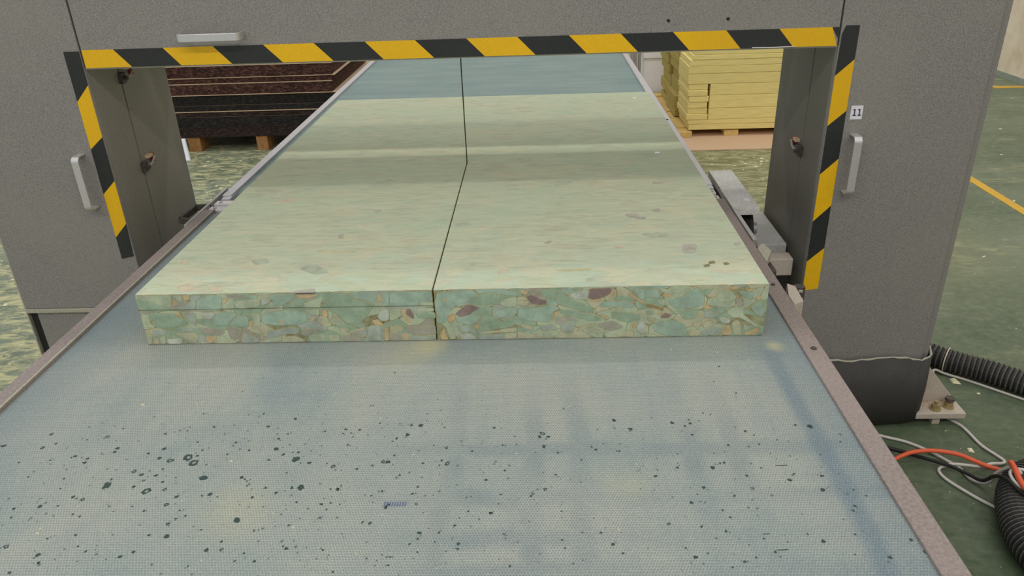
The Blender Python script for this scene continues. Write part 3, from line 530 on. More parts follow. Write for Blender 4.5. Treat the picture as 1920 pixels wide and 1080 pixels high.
# dark scuffs
for x0, x1, y, w in ((-0.262, -0.224, 0.941, 0.0055),):
    for i in range(9):
        xx = x0 + (x1 - x0) * i / 9
        stains.add([(xx, y - w, 0.7402), (xx + 0.0026, y - w, 0.7402), (xx + 0.0032, y + w, 0.7402), (xx + 0.0006, y + w, 0.7402)], [(0, 1, 2, 3)], 2)
for (x, y, L) in ((0.397, 1.027, 0.020), (0.345, 0.838, 0.016), (0.33, 0.87, 0.011)):
    stains.add([(x - L / 2, y, 0.7402), (x + L / 2, y + 0.001, 0.7402), (x + L / 2, y + 0.0028, 0.7402), (x - L / 2, y + 0.0018, 0.7402)], [(0, 1, 2, 3)], 0)
so = stains.build('splash_stains', [M['stain'], M['stain_soft'], M['scuff']], front, fix=False)
so['kind'] = 'stuff'; so['label'] = 'dark green splash marks on the belt'
crumbs = MB()
for _ in range(70):
    x = random.uniform(-0.95, 0.5); y = random.uniform(0.8, 1.43); r = random.uniform(0.0008, 0.0024)
    crumbs.add([(x - r, y, 0.7401), (x + r, y - r * 0.4, 0.7401), (x + r * 0.3, y + r, 0.7401), (x, y, 0.7401 + r * 0.8)], [(0, 1, 3), (1, 2, 3), (2, 0, 3)])
for x, y, r in ((-0.795, 1.228, 0.005), (-0.553, 1.052, 0.004), (-0.80, 0.88, 0.004), (0.155, 1.035, 0.003)):
    crumbs.add([(x - r, y, 0.7401), (x + r, y - r * 0.4, 0.7401), (x + r * 0.3, y + r * 0.6, 0.7401), (x, y, 0.7401 + r * 0.5)], [(0, 1, 3), (1, 2, 3), (2, 0, 3)])
co = crumbs.build('foam_crumbs', M['crumb_pale']); solo(co, (-0.2, 1.1, 0.74))
tag(co, 'tiny pale foam crumbs lying on the stained front belt', 'crumbs', kind='stuff')

# ------------------------------------------------------------------ the foam block being cut
FX0, FX1, FY0, FY1, FZ0, FZ1 = -0.893, 0.482, 1.465, 3.385, 0.7402, 0.8665
KX, KW, KY = -0.2365, 0.0014, 2.393
fb = thing('foam_block', (-0.2, 2.4, 0.74), 'pale green rebonded foam block lying on the conveyors, half sawn down its length', 'foam block')
outline = [(FX0, FY0), (KX - KW, FY0), (KX - KW, KY), (KX + KW, KY), (KX + KW, FY0), (FX1, FY0), (FX1, FY1), (FX0, FY1)]
mb = MB(); mb.prism([(x, y, FZ0) for x, y in outline], (0, 0, 0), (0, 0, FZ1 - FZ0))
mb.build('foam_body', M['foam'], fb, 0.0015, 1)
MB().box(FX0 - 0.0006, KX - KW - 0.001, FY0 - 0.0016, FY0, 0.8279, 0.8287).build('slit', M['slit'], fb, fix=True)
def inpoly(x, z, P):
    c = False; j = len(P) - 1
    for i in range(len(P)):
        if (P[i][1] > z) != (P[j][1] > z) and x < (P[j][0] - P[i][0]) * (z - P[i][1]) / (P[j][1] - P[i][1]) + P[i][0]: c = not c
        j = i
    return c
traced = [(c, [(-0.9 + a / 1000, 0.74 + b / 1000) for a, b in q]) for c, q in CHIPS]
def chip_obj(c, poly, depth):
    m = MB()
    # slightly shrink towards the centroid so that a line of binder shows between neighbours, cushion the edge
    cx = sum(p[0] for p in poly) / len(poly); cz = sum(p[1] for p in poly) / len(poly)
    n = len(poly)
    def ring(s, y, d):
        out = []
        for x, z in poly:
            vx, vz = x - cx, z - cz; L = math.hypot(vx, vz) or 1e-6
            t = max(0.3, (L - s) / L)
            out.append((cx + vx * t, y, cz + vz * t))
        return out
    a = ring(0.0001, FY0 + 0.0004, 0); b = ring(0.0001, FY0 - depth * 0.6, 0); d = ring(0.0013 if depth > 0.0008 else 0.0010, FY0 - depth, 0)
    m.add(a + b + d, [tuple(range(2 * n, 3 * n))])
    m.f += [[i, (i + 1) % n, n + (i + 1) % n, n + i] for i in range(n)] + [[n + i, n + (i + 1) % n, 2 * n + (i + 1) % n, 2 * n + i] for i in range(n)]
    m.mi += [1] * (2 * n); m.sm += [False] * (2 * n)
    return m.build('foam_chip', [CHIPM[c], M['joint']], fb)
def soften(poly):
    """round the outline once (corner cutting) so chips look torn, not cut"""
    out = []
    n = len(poly)
    for i in range(n):
        a, b = poly[i], poly[(i + 1) % n]
        out += [(a[0] * .86 + b[0] * .14, a[1] * .86 + b[1] * .14), (a[0] * .14 + b[0] * .86, a[1] * .14 + b[1] * .86)]
    return out
for c, P in traced:
    if abs(sum(p[0] for p in P) / len(P) - KX) < 0.0: continue
    chip_obj(c, soften(P), 0.0011 + random.uniform(-0.0002, 0.0002))
# small filling chips from a stretched Voronoi division of the cut face
def clip(poly, px, pz, nx, nz):
    out = []
    for i in range(len(poly)):
        a = poly[i]; b = poly[(i + 1) % len(poly)]
        da = (a[0] - px) * nx + (a[1] - pz) * nz; db = (b[0] - px) * nx + (b[1] - pz) * nz
        if da <= 0: out.append(a)
        if (da < 0 < db) or (db < 0 < da):
            t = da / (da - db); out.append((a[0] + (b[0] - a[0]) * t, a[1] + (b[1] - a[1]) * t))
    return out
rr = random.Random(5)
sites = [(rr.uniform(FX0, FX1), rr.uniform(FZ0, FZ1)) for _ in range(132)]
SX = 0.55
nfill = 0
for i, (sx, sz) in enumerate(sites):
    if abs(sx - KX) < 0.006: continue
    x0, x1 = (FX0, KX - KW) if sx < KX else (KX + KW, FX1)
    poly = [(x0, FZ0 + .0004), (x1, FZ0 + .0004), (x1, FZ1 - .0006), (x0, FZ1 - .0006)]
    for j, (tx, tz) in enumerate(sites):
        if i == j: continue
        nx, nz = (tx - sx) * SX * SX, (tz - sz)
        poly = clip(poly, (sx + tx) / 2, (sz + tz) / 2, nx, nz)
        if len(poly) < 3: break
    if len(poly) < 3 or nfill >= 125: continue
    nfill += 1
    chip_obj(rr.choice('GGLLTUPYPLG'), soften(poly), 0.0005 + rr.uniform(0, 0.0002))
# flakes lying flush in the sawn top
for c, P in FLAKES:
    c = {'U': 'S', 'O': 'V', 'W': 'S'}.get(c, c)
    m = MB(); P2 = soften(P)
    m.prism([(x, y, FZ1 - 0.0005) for x, y in P2], (0, 0, 0), (0, 0, 0.0009))
    m.build('foam_flake', CHIPM[c], fb)

for x, y in ((0.405, 3.262), (0.385, 2.45)):
    m = MB(); m.prism([(x - 0.008, y - 0.004, FZ1 - 0.0004), (x + 0.007, y - 0.006, FZ1 - 0.0004), (x + 0.009, y + 0.005, FZ1 - 0.0004), (x - 0.006, y + 0.007, FZ1 - 0.0004)], (0, 0, 0), (0, 0, 0.0014))
    m.build('foam_flake', M['white_foam'], fb)

# ------------------------------------------------------------------ the cutting machine
GY = 2.14
mach = thing('foam_cutting_machine', (-0.228, 2.38, 0), 'grey portal foam cutting machine with hazard striped opening straddling the conveyor', 'machine')
def bow_handle(p0, p1, out, width, parent, wd):
    """flat bar bow handle from p0 to p1 standing off by vector out, bar width along wd"""
    p0, p1, out, wd = Vector(p0), Vector(p1), Vector(out), Vector(wd).normalized()
    ax = (p1 - p0); L = ax.length; ax.normalize(); d = out.length; on = out.normalized(); r = min(0.016, d * 0.6); t = 0.0045
    prof = [(0, 0), (0, d - r)] + [(r - r * math.cos(a), d - r + r * math.sin(a)) for a in [math.pi / 2 * i / 6 for i in range(1, 7)]]
    prof += [(L - x, y) for x, y in prof[::-1]]
    m = MB(); n = len(prof); A = []; B = []
    cen = (L / 2, 0.0)
    inner = []
    for i, (x, y) in enumerate(prof):
        a = Vector((prof[max(i - 1, 0)][0], prof[max(i - 1, 0)][1], 0)); b = Vector((prof[min(i + 1, n - 1)][0], prof[min(i + 1, n - 1)][1], 0))
        tg = (b - a).normalized(); nn = Vector((tg.y, -tg.x, 0))
        inner.append((x + nn.x * t, y + nn.y * t))
    def W(p, s): return p0 + ax * p[0] + on * p[1] + wd * (s * width / 2)
    vs = [W(p, -1) for p in prof] + [W(p, 1) for p in prof] + [W(p, -1) for p in inner] + [W(p, 1) for p in inner]
    fs = []
    for i in range(n - 1):
        fs += [(i, i + 1, n + i + 1, n + i), (2 * n + i, 3 * n + i, 3 * n + i + 1, 2 * n + i + 1), (i, 2 * n + i, 2 * n + i + 1, i + 1), (n + i, n + i + 1, 3 * n + i + 1, 3 * n + i)]
    fs += [(0, n, 3 * n, 2 * n), (n - 1, 3 * n - 1, 4 * n - 1, 2 * n - 1)]
    m.add(vs, fs)
    return m.build('handle', M['handle'], parent, 0.0012)
def tape(stripes, parent):
    """stripes: list of (colour index, polygon in x,z)"""
    m = MB()
    for mi, poly in stripes:
        m.prism([(x, GY - 0.0005, z) for x, z in poly], (0, 0.001, 0), (0, -0.0006, 0), mi)
    return m.build('hazard_tape', [M['tape_black'], M['tape_yellow']], parent)
def latch(x, y, z, s, parent):
    """toggle latch on an inner panel; s = direction into the opening"""
    m = MB()
    m.box(x, x + s * 0.012, y - 0.03, y - 0.004, z - 0.02, z + 0.012, 0) if s > 0 else m.box(x + s * 0.012, x, y - 0.03, y - 0.004, z - 0.02, z + 0.012, 0)
    m.cyl((x, y - 0.018, z - 0.004), (x + s * 0.024, y - 0.018, z - 0.004), 0.006, n=10, mi=0)
    m.sweep([(x + s * 0.016, y - 0.022, z - 0.006), (x + s * 0.020, y + 0.01, z + 0.002), (x + s * 0.018, y + 0.035, z + 0.016)], 0.0035, 8, 3)
    x0, x1 = sorted((x, x + s * 0.014))
    m.box(x0, x1, y + 0.006, y + 0.036, z + 0.016, z + 0.026, 1)
    m.box(x0, x1, y + 0.036, y + 0.044, z - 0.002, z + 0.026, 2)
    return m.build('latch', [M['steel_dark'], M['facing'], M['red'], M['steel']], parent, 0.001)

# left side cabinet
LX0, LX1 = -1.676, -1.266
lc = MB().box(LX0 + 0.002, LX1 - 0.013, GY + 0.02, 2.617, 0.0, 1.60).build('side_cabinet', M['cabinet_dark'], mach)
lc['label'] = 'left cabinet of the machine'
MB().box(LX0, LX1, GY, GY + 0.019, 0.488, 1.60).build('front_panel', M['cabinet'], lc, 0.003)
MB().box(LX0 + 0.026, LX1, GY + 0.008, GY + 0.0195, 0.03, 0.474).build('kick_panel', M['cabinet'], lc, 0.002)
MB().box(LX0 - 0.002, LX1, GY - 0.003, GY + 0.0195, 0.474, 0.4875).build('trim_strip', M['pale_edge'], lc, 0.001)
MB().box(LX0 - 0.006, LX0 - 0.001, GY + 0.002, 2.617, 0.0, 1.60).build('edge_strip', M['pale_edge'], lc, 0.001)  # trim coloured pale so the outer edge looks lit
MB().box(LX0 + 0.003, LX0 + 0.025, GY + 0.012, GY + 0.0198, 0.0, 0.473).build('shadow_gap', M['seam'], lc)
MB().box(LX1 - 0.0125, LX1 - 0.001, GY + 0.0195, 2.3155, 0.0, 1.60).build('inner_panel', M['cabinet_side'], lc, 0.0015)
MB().box(LX1 - 0.0125, LX1 - 0.001, 2.3225, 2.617, 0.0, 1.60).build('inner_panel', M['cabinet_side'], lc, 0.0015)
MB().box(LX1 - 0.0128, LX1 - 0.010, 2.3156, 2.3224, 0.0, 1.60).build('panel_joint', M['seam'], lc)
for z in (0.905, 1.183): latch(LX1 - 0.001, 2.335, z, 1, lc)
bow_handle((-1.345, GY, 0.832), (-1.345, GY, 0.998), (0, -0.042, 0), 0.022, lc, (1, 0, 0))
z3 = 0.0; TW = 0.044; a0 = -1.311; a1 = -1.2675
tape([(0, [(a0, 1.148), (a1, 1.193), (a1, 1.286), (a0, 1.286)]), (1, [(a0, 1.010), (a1, 1.045), (a1, 1.193), (a0, 1.148)]),
      (0, [(a0, 0.872), (a1, 0.912), (a1, 1.045), (a0, 1.010)]), (1, [(a0, 0.732), (a1, 0.776), (a1, 0.912), (a0, 0.872)]),
      (0, [(a0, 0.660), (a1 - 0.004, 0.668), (a1, 0.776), (a0, 0.732)])], lc)

# right side cabinet
RX0, RX1 = 0.806, 1.222
rc = MB().box(RX0 + 0.013, RX1 + 0.022, GY + 0.026, 2.617, 0.0, 1.60).build('side_cabinet', M['cabinet_dark'], mach)
rc['label'] = 'right cabinet of the machine'
MB().box(RX0, RX1, GY, GY + 0.0255, 0.06, 1.60).build('front_panel', M['cabinet'], rc, 0.003)
MB().box(RX1 + 0.001, RX1 + 0.0225, GY + 0.010, GY + 0.0258, 0.06, 1.60).build('edge_strip', M['cabinet'], rc, 0.002)
MB().box(RX0 + 0.001, RX0 + 0.0125, GY + 0.0258, 2.3165, 0.0, 1.60).build('inner_panel', M['cabinet_dark'], rc, 0.0015)
MB().box(RX0 + 0.001, RX0 + 0.0125, 2.3215, 2.617, 0.0, 1.60).build('inner_panel', M['cabinet_dark'], rc, 0.0015)
MB().box(RX0 + 0.009, RX0 + 0.0128, 2.3166, 2.3214, 0.0, 1.60).build('panel_joint', M['seam'], rc)
latch(RX0 + 0.001, 2.335, 0.905, -1, rc)
bow_handle((0.885, GY, 0.828), (0.885, GY, 1.000), (0, -0.042, 0), 0.022, rc, (1, 0, 0))
a0 = 0.8075; a1 = 0.8535
tape([(0, [(a0, 1.161), (a1, 1.204), (a1, 1.292), (a0 + 0.010, 1.292), (a0 + 0.002, 1.27)]), (1, [(a0, 1.023), (a1, 1.065), (a1, 1.204), (a0, 1.161)]),
      (0, [(a0, 0.882), (a1, 0.928), (a1, 1.065), (a0, 1.023)]), (1, [(a0, 0.737), (a1, 0.786), (a1, 0.928), (a0, 0.882)]),
      (0, [(a0, 0.606), (a1, 0.650), (a1, 0.786), (a0, 0.737)]), (1, [(a0, 0.507), (a1, 0.513), (a1, 0.650), (a0, 0.606)])], rc)
npl = MB().box(0.866, 0.8985, GY - 0.0012, GY + 0.001, 1.040, 1.078)
def one(m, x, z, s):
    y0, y1 = GY - 0.0018, GY - 0.0011
    m.box(x - 0.0016 * s, x + 0.0016 * s, y0, y1, z, z + 0.020 * s, 1)
    m.box(x - 0.0052 * s, x + 0.0052 * s, y0, y1, z, z + 0.0028 * s, 1)
    m.prism([(x - 0.0016 * s, y1, z + 0.020 * s), (x - 0.0056 * s, y1, z + 0.0185 * s), (x - 0.0056 * s, y1, z + 0.0158 * s), (x - 0.0016 * s, y1, z + 0.0172 * s)], (0, 0, 0), (0, y0 - y1, 0), 1)
one(npl, 0.8765, 1.050, 0.95); one(npl, 0.8900, 1.050, 0.95)
o = npl.build('number_plate', [M['sticker'], M['ink']], rc); o['label'] = 'white sticker printed with the number 11'

# rubber apron wrapped round the foot of the right cabinet, with a frayed pale top edge
path = [(0.80, 2.126), (0.90, 2.124), (1.02, 2.122), (1.14, 2.122), (1.205, 2.122), (1.238, 2.127), (1.252, 2.150), (1.256, 2.20), (1.256, 2.32), (1.256, 2.46), (1.256, 2.60)]
P = smooth_path([(x, y, 0) for x, y in path], 5)
rq = random.Random(3)
tops = [Vector((p.x, p.y, 0.264 + 0.006 * math.sin(i * 0.55) + rq.uniform(-0.003, 0.003) + (0.022 if p.y > 2.14 else 0.0) * min(1, (p.y - 2.14) / 0.03))) for i, p in enumerate(P)]
bots = [Vector((p.x - (0.006 if p.y < 2.14 else 0), p.y - 0.004, 0.004 + 0.022 * max(0, min(1, (p.x - 1.05) / 0.2)))) for p in P]
m = MB(); n = len(P); th = Vector((0, 0, 0))
mids = [(a * 0.5 + b * 0.5) + Vector((0.003, -0.004, 0)) for a, b in zip(tops, bots)]
m.add(tops + mids + bots, [(i, i + 1, n + i + 1, n + i) for i in range(n - 1)] + [(n + i, n + i + 1, 2 * n + i + 1, 2 * n + i) for i in range(n - 1)], smooth=True)
ap = m.build('rubber_apron', M['apron'], rc)
sm = ap.modifiers.new('thickness', 'SOLIDIFY'); sm.thickness = 0.006; sm.offset = 0
MB().sweep(tops, [0.0024 + 0.0018 * rq.random() for _ in tops], 7).build('frayed_edge', M['pale_edge'], rc)
# anchor bracket with gusset, standing on the floor
ab = MB()
ab.box(1.236, 1.398, 2.118, 2.235, 0.030, 0.050)
ab.prism([(1.240, 2.195, 0.0505), (1.396, 2.195, 0.0505), (1.262, 2.195, 0.215), (1.250, 2.195, 0.215)], (0, -0.006, 0), (0, 0.006, 0))
ab.box(1.30, 1.325, 2.13, 2.155, 0.0, 0.030)
ab.box(1.25, 1.27, 2.19, 2.22, 0.0, 0.030)
o = ab.build('anchor_bracket', M['bracket'], rc, 0.0015)
for bx, by, big in ((1.309, 2.146, 0), (1.357, 2.158, 1)):
    m = MB(); m.cyl((bx, by, 0.050), (bx, by, 0.056), 0.018, n=18); m.cyl((bx, by, 0.056), (bx, by, 0.070), 0.0135, n=6)
    m.cyl((bx, by, 0.070), (bx, by, 0.082), 0.0065, n=12)
    if big: m.cyl((bx, by, 0.078), (bx, by, 0.087), 0.0155, 0.014, n=18, mi=1)
    m.build('anchor_bolt', [M['brass'], M['steel_dark']], rc)
gd = MB()
for _ in range(60):
    x = random.uniform(1.255, 1.37); y = random.uniform(2.165, 2.195); r = random.uniform(0.002, 0.005)
    y = min(y, 2.186)
    gd.add([(x - r, y, 0.0505), (x + r, y - r, 0.0505), (x, y + r, 0.0505), (x, y, 0.0505 + r)], [(0, 1, 3), (1, 2, 3), (2, 0, 3)])
o = gd.build('foam_dust', M['facing'], rc); o['kind'] = 'stuff'

# top cabinet: front half and rear half with the blade slot between them
tc = MB().box(-1.262, 0.803, GY + 0.019, 2.370, 1.243, 1.60).build('top_cabinet', M['cabinet_dark'], mach)
MB().box(-1.2605, 0.8015, GY, GY + 0.018, 1.240, 1.60).build('front_panel', M['cabinet'], tc, 0.0015)
MB().box(-1.262, 0.803, GY + 0.003, GY + 0.015, 1.2365, 1.2399).build('bottom_lip', M['pale_edge'], tc)  # pale strip paints the highlight along the folded bottom edge
rb = MB().box(-1.262, 0.803, 2.490, 2.700, 1.243, 1.60).build('rear_cabinet', M['cabinet_dark'], mach)
bow_handle((-0.972, GY, 1.3165), (-0.798, GY, 1.3165), (0, -0.042, 0), 0.020, tc, (0, 0, 1))
for x in (0.348, 0.505):
    MB().cyl((x, GY + 0.001, 1.318), (x, GY - 0.0015, 1.318), 0.0042, n=14).build('screw_hole', M['seam'], tc)
tops_ = [-1.259, -1.17, -1.03, -0.89, -0.75, -0.61, -0.47, -0.333, -0.193, -0.055, 0.084, 0.223, 0.362, 0.503, 0.643, 0.782, 0.800]
bots_ = [-1.259, -1.128, -0.988, -0.845, -0.703, -0.562, -0.423, -0.284, -0.145, -0.007, 0.132, 0.270, 0.408, 0.545, 0.685, 0.800, 0.800]
st = []
for i in range(16):
    q = [(bots_[i], 1.2405), (bots_[i + 1], 1.2405), (tops_[i + 1], 1.2885), (tops_[i], 1.2885)]
    if abs(q[0][0] - q[1][0]) < 1e-6: q = [(0.800, 1.2605), (0.800, 1.2885), (0.782, 1.2885)]
    st.append((1 - i % 2, q))
tape(st, tc)
# lifted tape edge at the right of the opening, its glare painted white
MB().sweep([(0.575, GY - 0.003, 1.2425), (0.63, GY - 0.004, 1.2415), (0.69, GY - 0.003, 1.2425)], 0.0012, 6).build('tape_curl', M['white_plate'], tc)
MB().sweep([(KX, 2.3905, 0.56), (KX, 2.3905, 1.48)], 0.0019, 10).build('cutting_blade', M['blade'], mach)
MB().box(KX - 0.03, KX + 0.03, 2.371, 2.410, 1.48, 1.54).build('blade_clamp', M['steel_dark'], mach)
MB().box(KX - 0.03, KX + 0.03, 2.36, 2.42, 0.50, 0.56).build('blade_guide', M['steel_dark'], mach)
MB().box(-1.26, 0.80, 2.30, 2.34, 0.36, 0.44).build('lower_crossbar', M['steel_dark'], mach)

# belt drive beside the right rail
dr = thing('belt_drive', (0.70, 2.40, 0.0), 'grey belt drive unit with flat cover and black pulley between conveyor and right cabinet', 'machine')
MB().box(0.596, 0.677, 2.420, 2.618, 0.724, 0.7475).build('cover_plate', M['cover'], dr, 0.0015)
MB().box(0.594, 0.677, 2.236, 2.4195, 0.724, 0.7475).build('cover_plate', M['cover'], dr, 0.0015)
MB().box(0.6455, 0.6625, 2.300, 2.325, 0.7475, 0.7482).build('sticker', M['sticker'], dr)
MB().box(0.604, 0.612, 2.26, 2.60, 0.56, 0.724).build('back_plate', M['steel_dark'], dr)
m = MB()
prof = [(0.614, 0.080), (0.616, 0.090), (0.622, 0.093)] + [(0.622 + 0.038 * i / 10, 0.093 - (0.003 if i % 2 else 0)) for i in range(1, 10)] + [(0.660, 0.093), (0.669, 0.090), (0.672, 0.080)]
n = 36; vs = []; fs = []
for x, r in prof:
    for j in range(n): a = 6.283185 * j / n; vs.append((x, 2.335 + r * math.cos(a), 0.640 + r * math.sin(a)))
for i in range(len(prof) - 1):
    for j in range(n): fs.append((i * n + j, i * n + (j + 1) % n, (i + 1) * n + (j + 1) % n, (i + 1) * n + j))
fs += [tuple(range(n)), tuple(range((len(prof) - 1) * n, len(prof) * n))]
m.add(vs, fs, smooth=False); m.build('pulley', M['rubber'], dr)
m = MB(); m.cyl((0.672, 2.335, 0.640), (0.70, 2.335, 0.640), 0.02, n=16); m.build('shaft', M['steel'], dr)
m = MB(); m.prism([(0.700, 2.292, 0.60), (0.793, 2.292, 0.60), (0.793, 2.292, 0.545), (0.690, 2.292, 0.545), (0.690, 2.292, 0.575)], (0, 0, 0), (0, 0.30, 0))
m.build('motor_cover', M['cover'], dr, 0.003)
MB().box(0.700, 0.785, 2.19, 2.245, 0.535, 0.592).build('mounting_block', M['bracket'], dr, 0.003)
MB().box(0.700, 0.785, 2.2455, 2.2915, 0.50, 0.56).build('motor_foot', M['steel_dark'], dr, 0.003)
m = MB()
for i in range(4): m.box(0.668 + i * 0.007, 0.672 + i * 0.007, 2.165, 2.20, 0.585, 0.632)
m.box(0.664, 0.70, 2.178, 2.205, 0.575, 0.62); m.build('terminal_comb', M['rubber'], dr, 0.001)
MB().box(0.690, 0.800, 2.26, 2.29, 0.02, 0.50).build('stand', M['steel_dark'], dr)
MB().box(0.66, 0.800, 2.18, 2.40, 0.0, 0.02).build('base_plate', M['steel_dark'], dr)
MB().box(0.70, 0.790, 1.99, 2.10, 0.20, 0.36).build('junction_box', M['bracket'], dr, 0.004)
MB().box(0.73, 0.76, 2.10, 2.27, 0.25, 0.29).build('arm', M['steel_dark'], dr)

# ------------------------------------------------------------------ stacks behind the machine
ords = ['bottom', 'second from the bottom', 'third from the bottom', 'fourth from the bottom', 'fifth from the bottom', 'sixth from the bottom', 'seventh from the bottom', 'eighth from the bottom', 'top']
dz = [(0.113, 0.192, 'dark_brown', 0.001), (0.192, 0.273, 'dark_black', 0.002), (0.273, 0.314, 'dark_brown', 0.012), (0.314, 0.358, 'dark_black', 0.001),
      (0.358, 0.438, 'dark_black', 0.024), (0.438, 0.520, 'dark_red', 0.004), (0.520, 0.563, 'dark_red', 0.014), (0.563, 0.650, 'dark_red', 0.006), (0.650, 0.730, 'dark_brown', 0.003)]
names = {'dark_brown': 'dark brown', 'dark_black': 'near black', 'dark_red': 'reddish brown'}
rq = random.Random(8)
stops = {4: 0.03, 6: 0.0, 5: 0.012}
for i, (z0, z1, mt, lip) in enumerate(dz):
    xe = -1.520 + rq.uniform(-0.006, 0.006) - (0.012 if i == 5 else 0)
    yf = 5.70 + rq.uniform(-0.004, 0.004); yb = 6.95 + rq.uniform(-.01, .01)
    r = thing('foam_sheet', ((-3.05 + xe) / 2, 6.3, z0), '%s foam sheet, %s of the dark stack behind the left cabinet' % (names[mt], ords[i]), 'foam sheet', 'dark foam sheets stacked on blocks')
    MB().box(-3.05, xe, yf, yb, z0 + 0.0005, z1 - 0.004).build('foam_body', M[mt], r, 0.004)
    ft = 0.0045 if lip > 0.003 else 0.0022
    MB().box(-3.052, xe + lip * 1.3, yf - lip * 0.5, yb, z1 - ft, z1 - 0.0002).build('facing_film', M['facing'] if lip > 0.003 else M['facing_dim'], r)  # added pale strip stands in for light on the sheet's top ledge
for i, (x0, x1) in enumerate(((-2.722, -2.625), (-2.185, -2.098), (-1.66, -1.57))):
    for j, (y0, y1) in enumerate(((5.715, 5.87), (6.70, 6.86))):
        o = MB().box(x0, x1, y0, y1, 0.0, 0.1125).build('wooden_block', M['wood'], None, 0.003)
        solo(o, ((x0 + x1) / 2, (y0 + y1) / 2, 0))
        tag(o, '%s brown wooden block at the %s under the dark foam stack' % (('left', 'middle', 'right')[i], ('front', 'back')[j]), 'block', 'wooden blocks under the dark stack')
o = MB().prism([(-2.76, 5.46, 0.0), (-2.625, 5.48, 0.0), (-2.655, 5.53, 0.15), (-2.78, 5.53, 0.15)], (0, 0, 0), (0, 0.02, 0.0)).build('foam_offcut', M['white_foam'], None, 0.002)
solo(o, (-2.69, 5.5, 0)); tag(o, 'small white foam offcut leaning in front of the dark stack by the left cabinet', 'offcut')

hb = MB().box(0.80, 2.35, 5.40, 7.34, 0.0, 0.008).build('hardboard_sheet', M['hardboard'], None, 0.001); solo(hb, (1.5, 6.3, 0))
tag(hb, 'tan hardboard sheet lying on the floor beneath the yellow foam pallet', 'board')
pl = thing('pallet', (1.55, 6.4, 0.008), 'low pale wooden pallet carrying the yellow foam stack', 'pallet')
for x0, x1, y0 in ((1.060, 1.158, 5.735), (1.406, 1.513, 5.765), (1.86, 1.97, 5.765), (2.15, 2.25, 5.765)):
    MB().box(x0, x1, y0, 7.15, 0.0082, 0.050).build('runner', M['pallet'], pl, 0.002)
for y0 in (5.86, 6.40, 6.98):
    MB().box(1.066, 2.245, y0, y0 + 0.10, 0.0502, 0.0585).build('deck_board', M['pallet'], pl, 0.001)
ylay = [(0.0588, 0.101, 1.134), (0.101, 0.137, 1.124), (0.137, 0.222, None), (0.222, 0.318, None), (0.318, 0.402, None), (0.402, 0.478, 1.107), (0.478, 0.532, 1.106), (0.532, 0.577, 1.114), (0.577, 0.612, 1.131), (0.612, 0.655, 1.140), (0.655, 0.70, 1.15)]
yo = ['bottom', 'second', 'third', 'fourth', 'fifth', 'sixth', 'seventh', 'eighth', 'ninth', 'tenth', 'top']
rq = random.Random(21)
for i, (z0, z1, xl) in enumerate(ylay):
    for row, (ya, yb) in enumerate(((5.76, 6.19), (6.20, 6.64), (6.65, 7.08))):
        x = xl if (row == 0 and xl) else (1.275 if row == 0 else 1.118 + rq.uniform(-0.035, 0.03))
        j0, j1 = rq.uniform(0, .008), rq.uniform(-.008, 0.0)
        if row == 0: j0 = rq.uniform(0, .003)
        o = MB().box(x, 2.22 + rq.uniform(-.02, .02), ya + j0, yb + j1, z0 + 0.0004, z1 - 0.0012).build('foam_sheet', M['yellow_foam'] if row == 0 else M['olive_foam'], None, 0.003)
        solo(o, (1.6, (ya + yb) / 2, z0))
        pos = {'bottom': 'lowest', 'top': 'uppermost'}.get(yo[i], yo[i] + ' from the bottom')
        tag(o, 'yellow foam sheet, %s in the %s row of the pallet stack' % (pos, ('front', 'middle', 'rear')[row]), 'foam sheet', 'yellow foam sheets on the pallet')
zz = 0.137
for i in range(6):
    h = (0.402 - 0.137) / 6
    o = MB().box(1.116 + rq.uniform(-.006, .006) - (0.008 if i == 0 else 0), 1.262 + rq.uniform(-.006, .008), 5.762 + rq.uniform(-.006, .006), 6.19, zz + 0.0004, zz + h - 0.0008).build('foam_offcut', M['yellow_foam'], None, 0.005)
    solo(o, (1.19, 5.97, zz)); zz += h
    tag(o, 'short yellow foam offcut left of the front row, %s of six from below' % ('first', 'second', 'third', 'fourth', 'fifth', 'sixth')[i], 'offcut', 'short yellow offcuts in the pallet stack')

o = MB().box(0.985, 2.2, 7.37, 8.3, 0.0, 0.322).build('foam_block', M['white_foam'], None, 0.006); solo(o, (1.6, 7.8, 0))
tag(o, 'white foam block standing behind the yellow stack at the far end', 'foam block')
o = MB().box(0.980, 2.2, 7.355, 8.3, 0.3225, 0.42).build('foam_sheet', M['white_foam'], None, 0.006); solo(o, (1.6, 7.8, 0.3225))
tag(o, 'white foam sheet lying on the white foam block at the far end', 'foam sheet')
fr = thing('steel_frame', (0.91, 7.36, 0), 'grey steel frame with two upright posts beside the far conveyor rail', 'frame')
for x0, x1 in ((0.862, 0.884), (0.892, 0.926), (0.936, 0.962)):
    MB().box(x0, x1, 7.34, 7.39, 0.0, 1.25).build('post', M['steel'], fr, 0.002)
MB().box(0.862, 0.962, 7.345, 7.385, 1.25, 1.29).build('top_rail', M['steel'], fr)

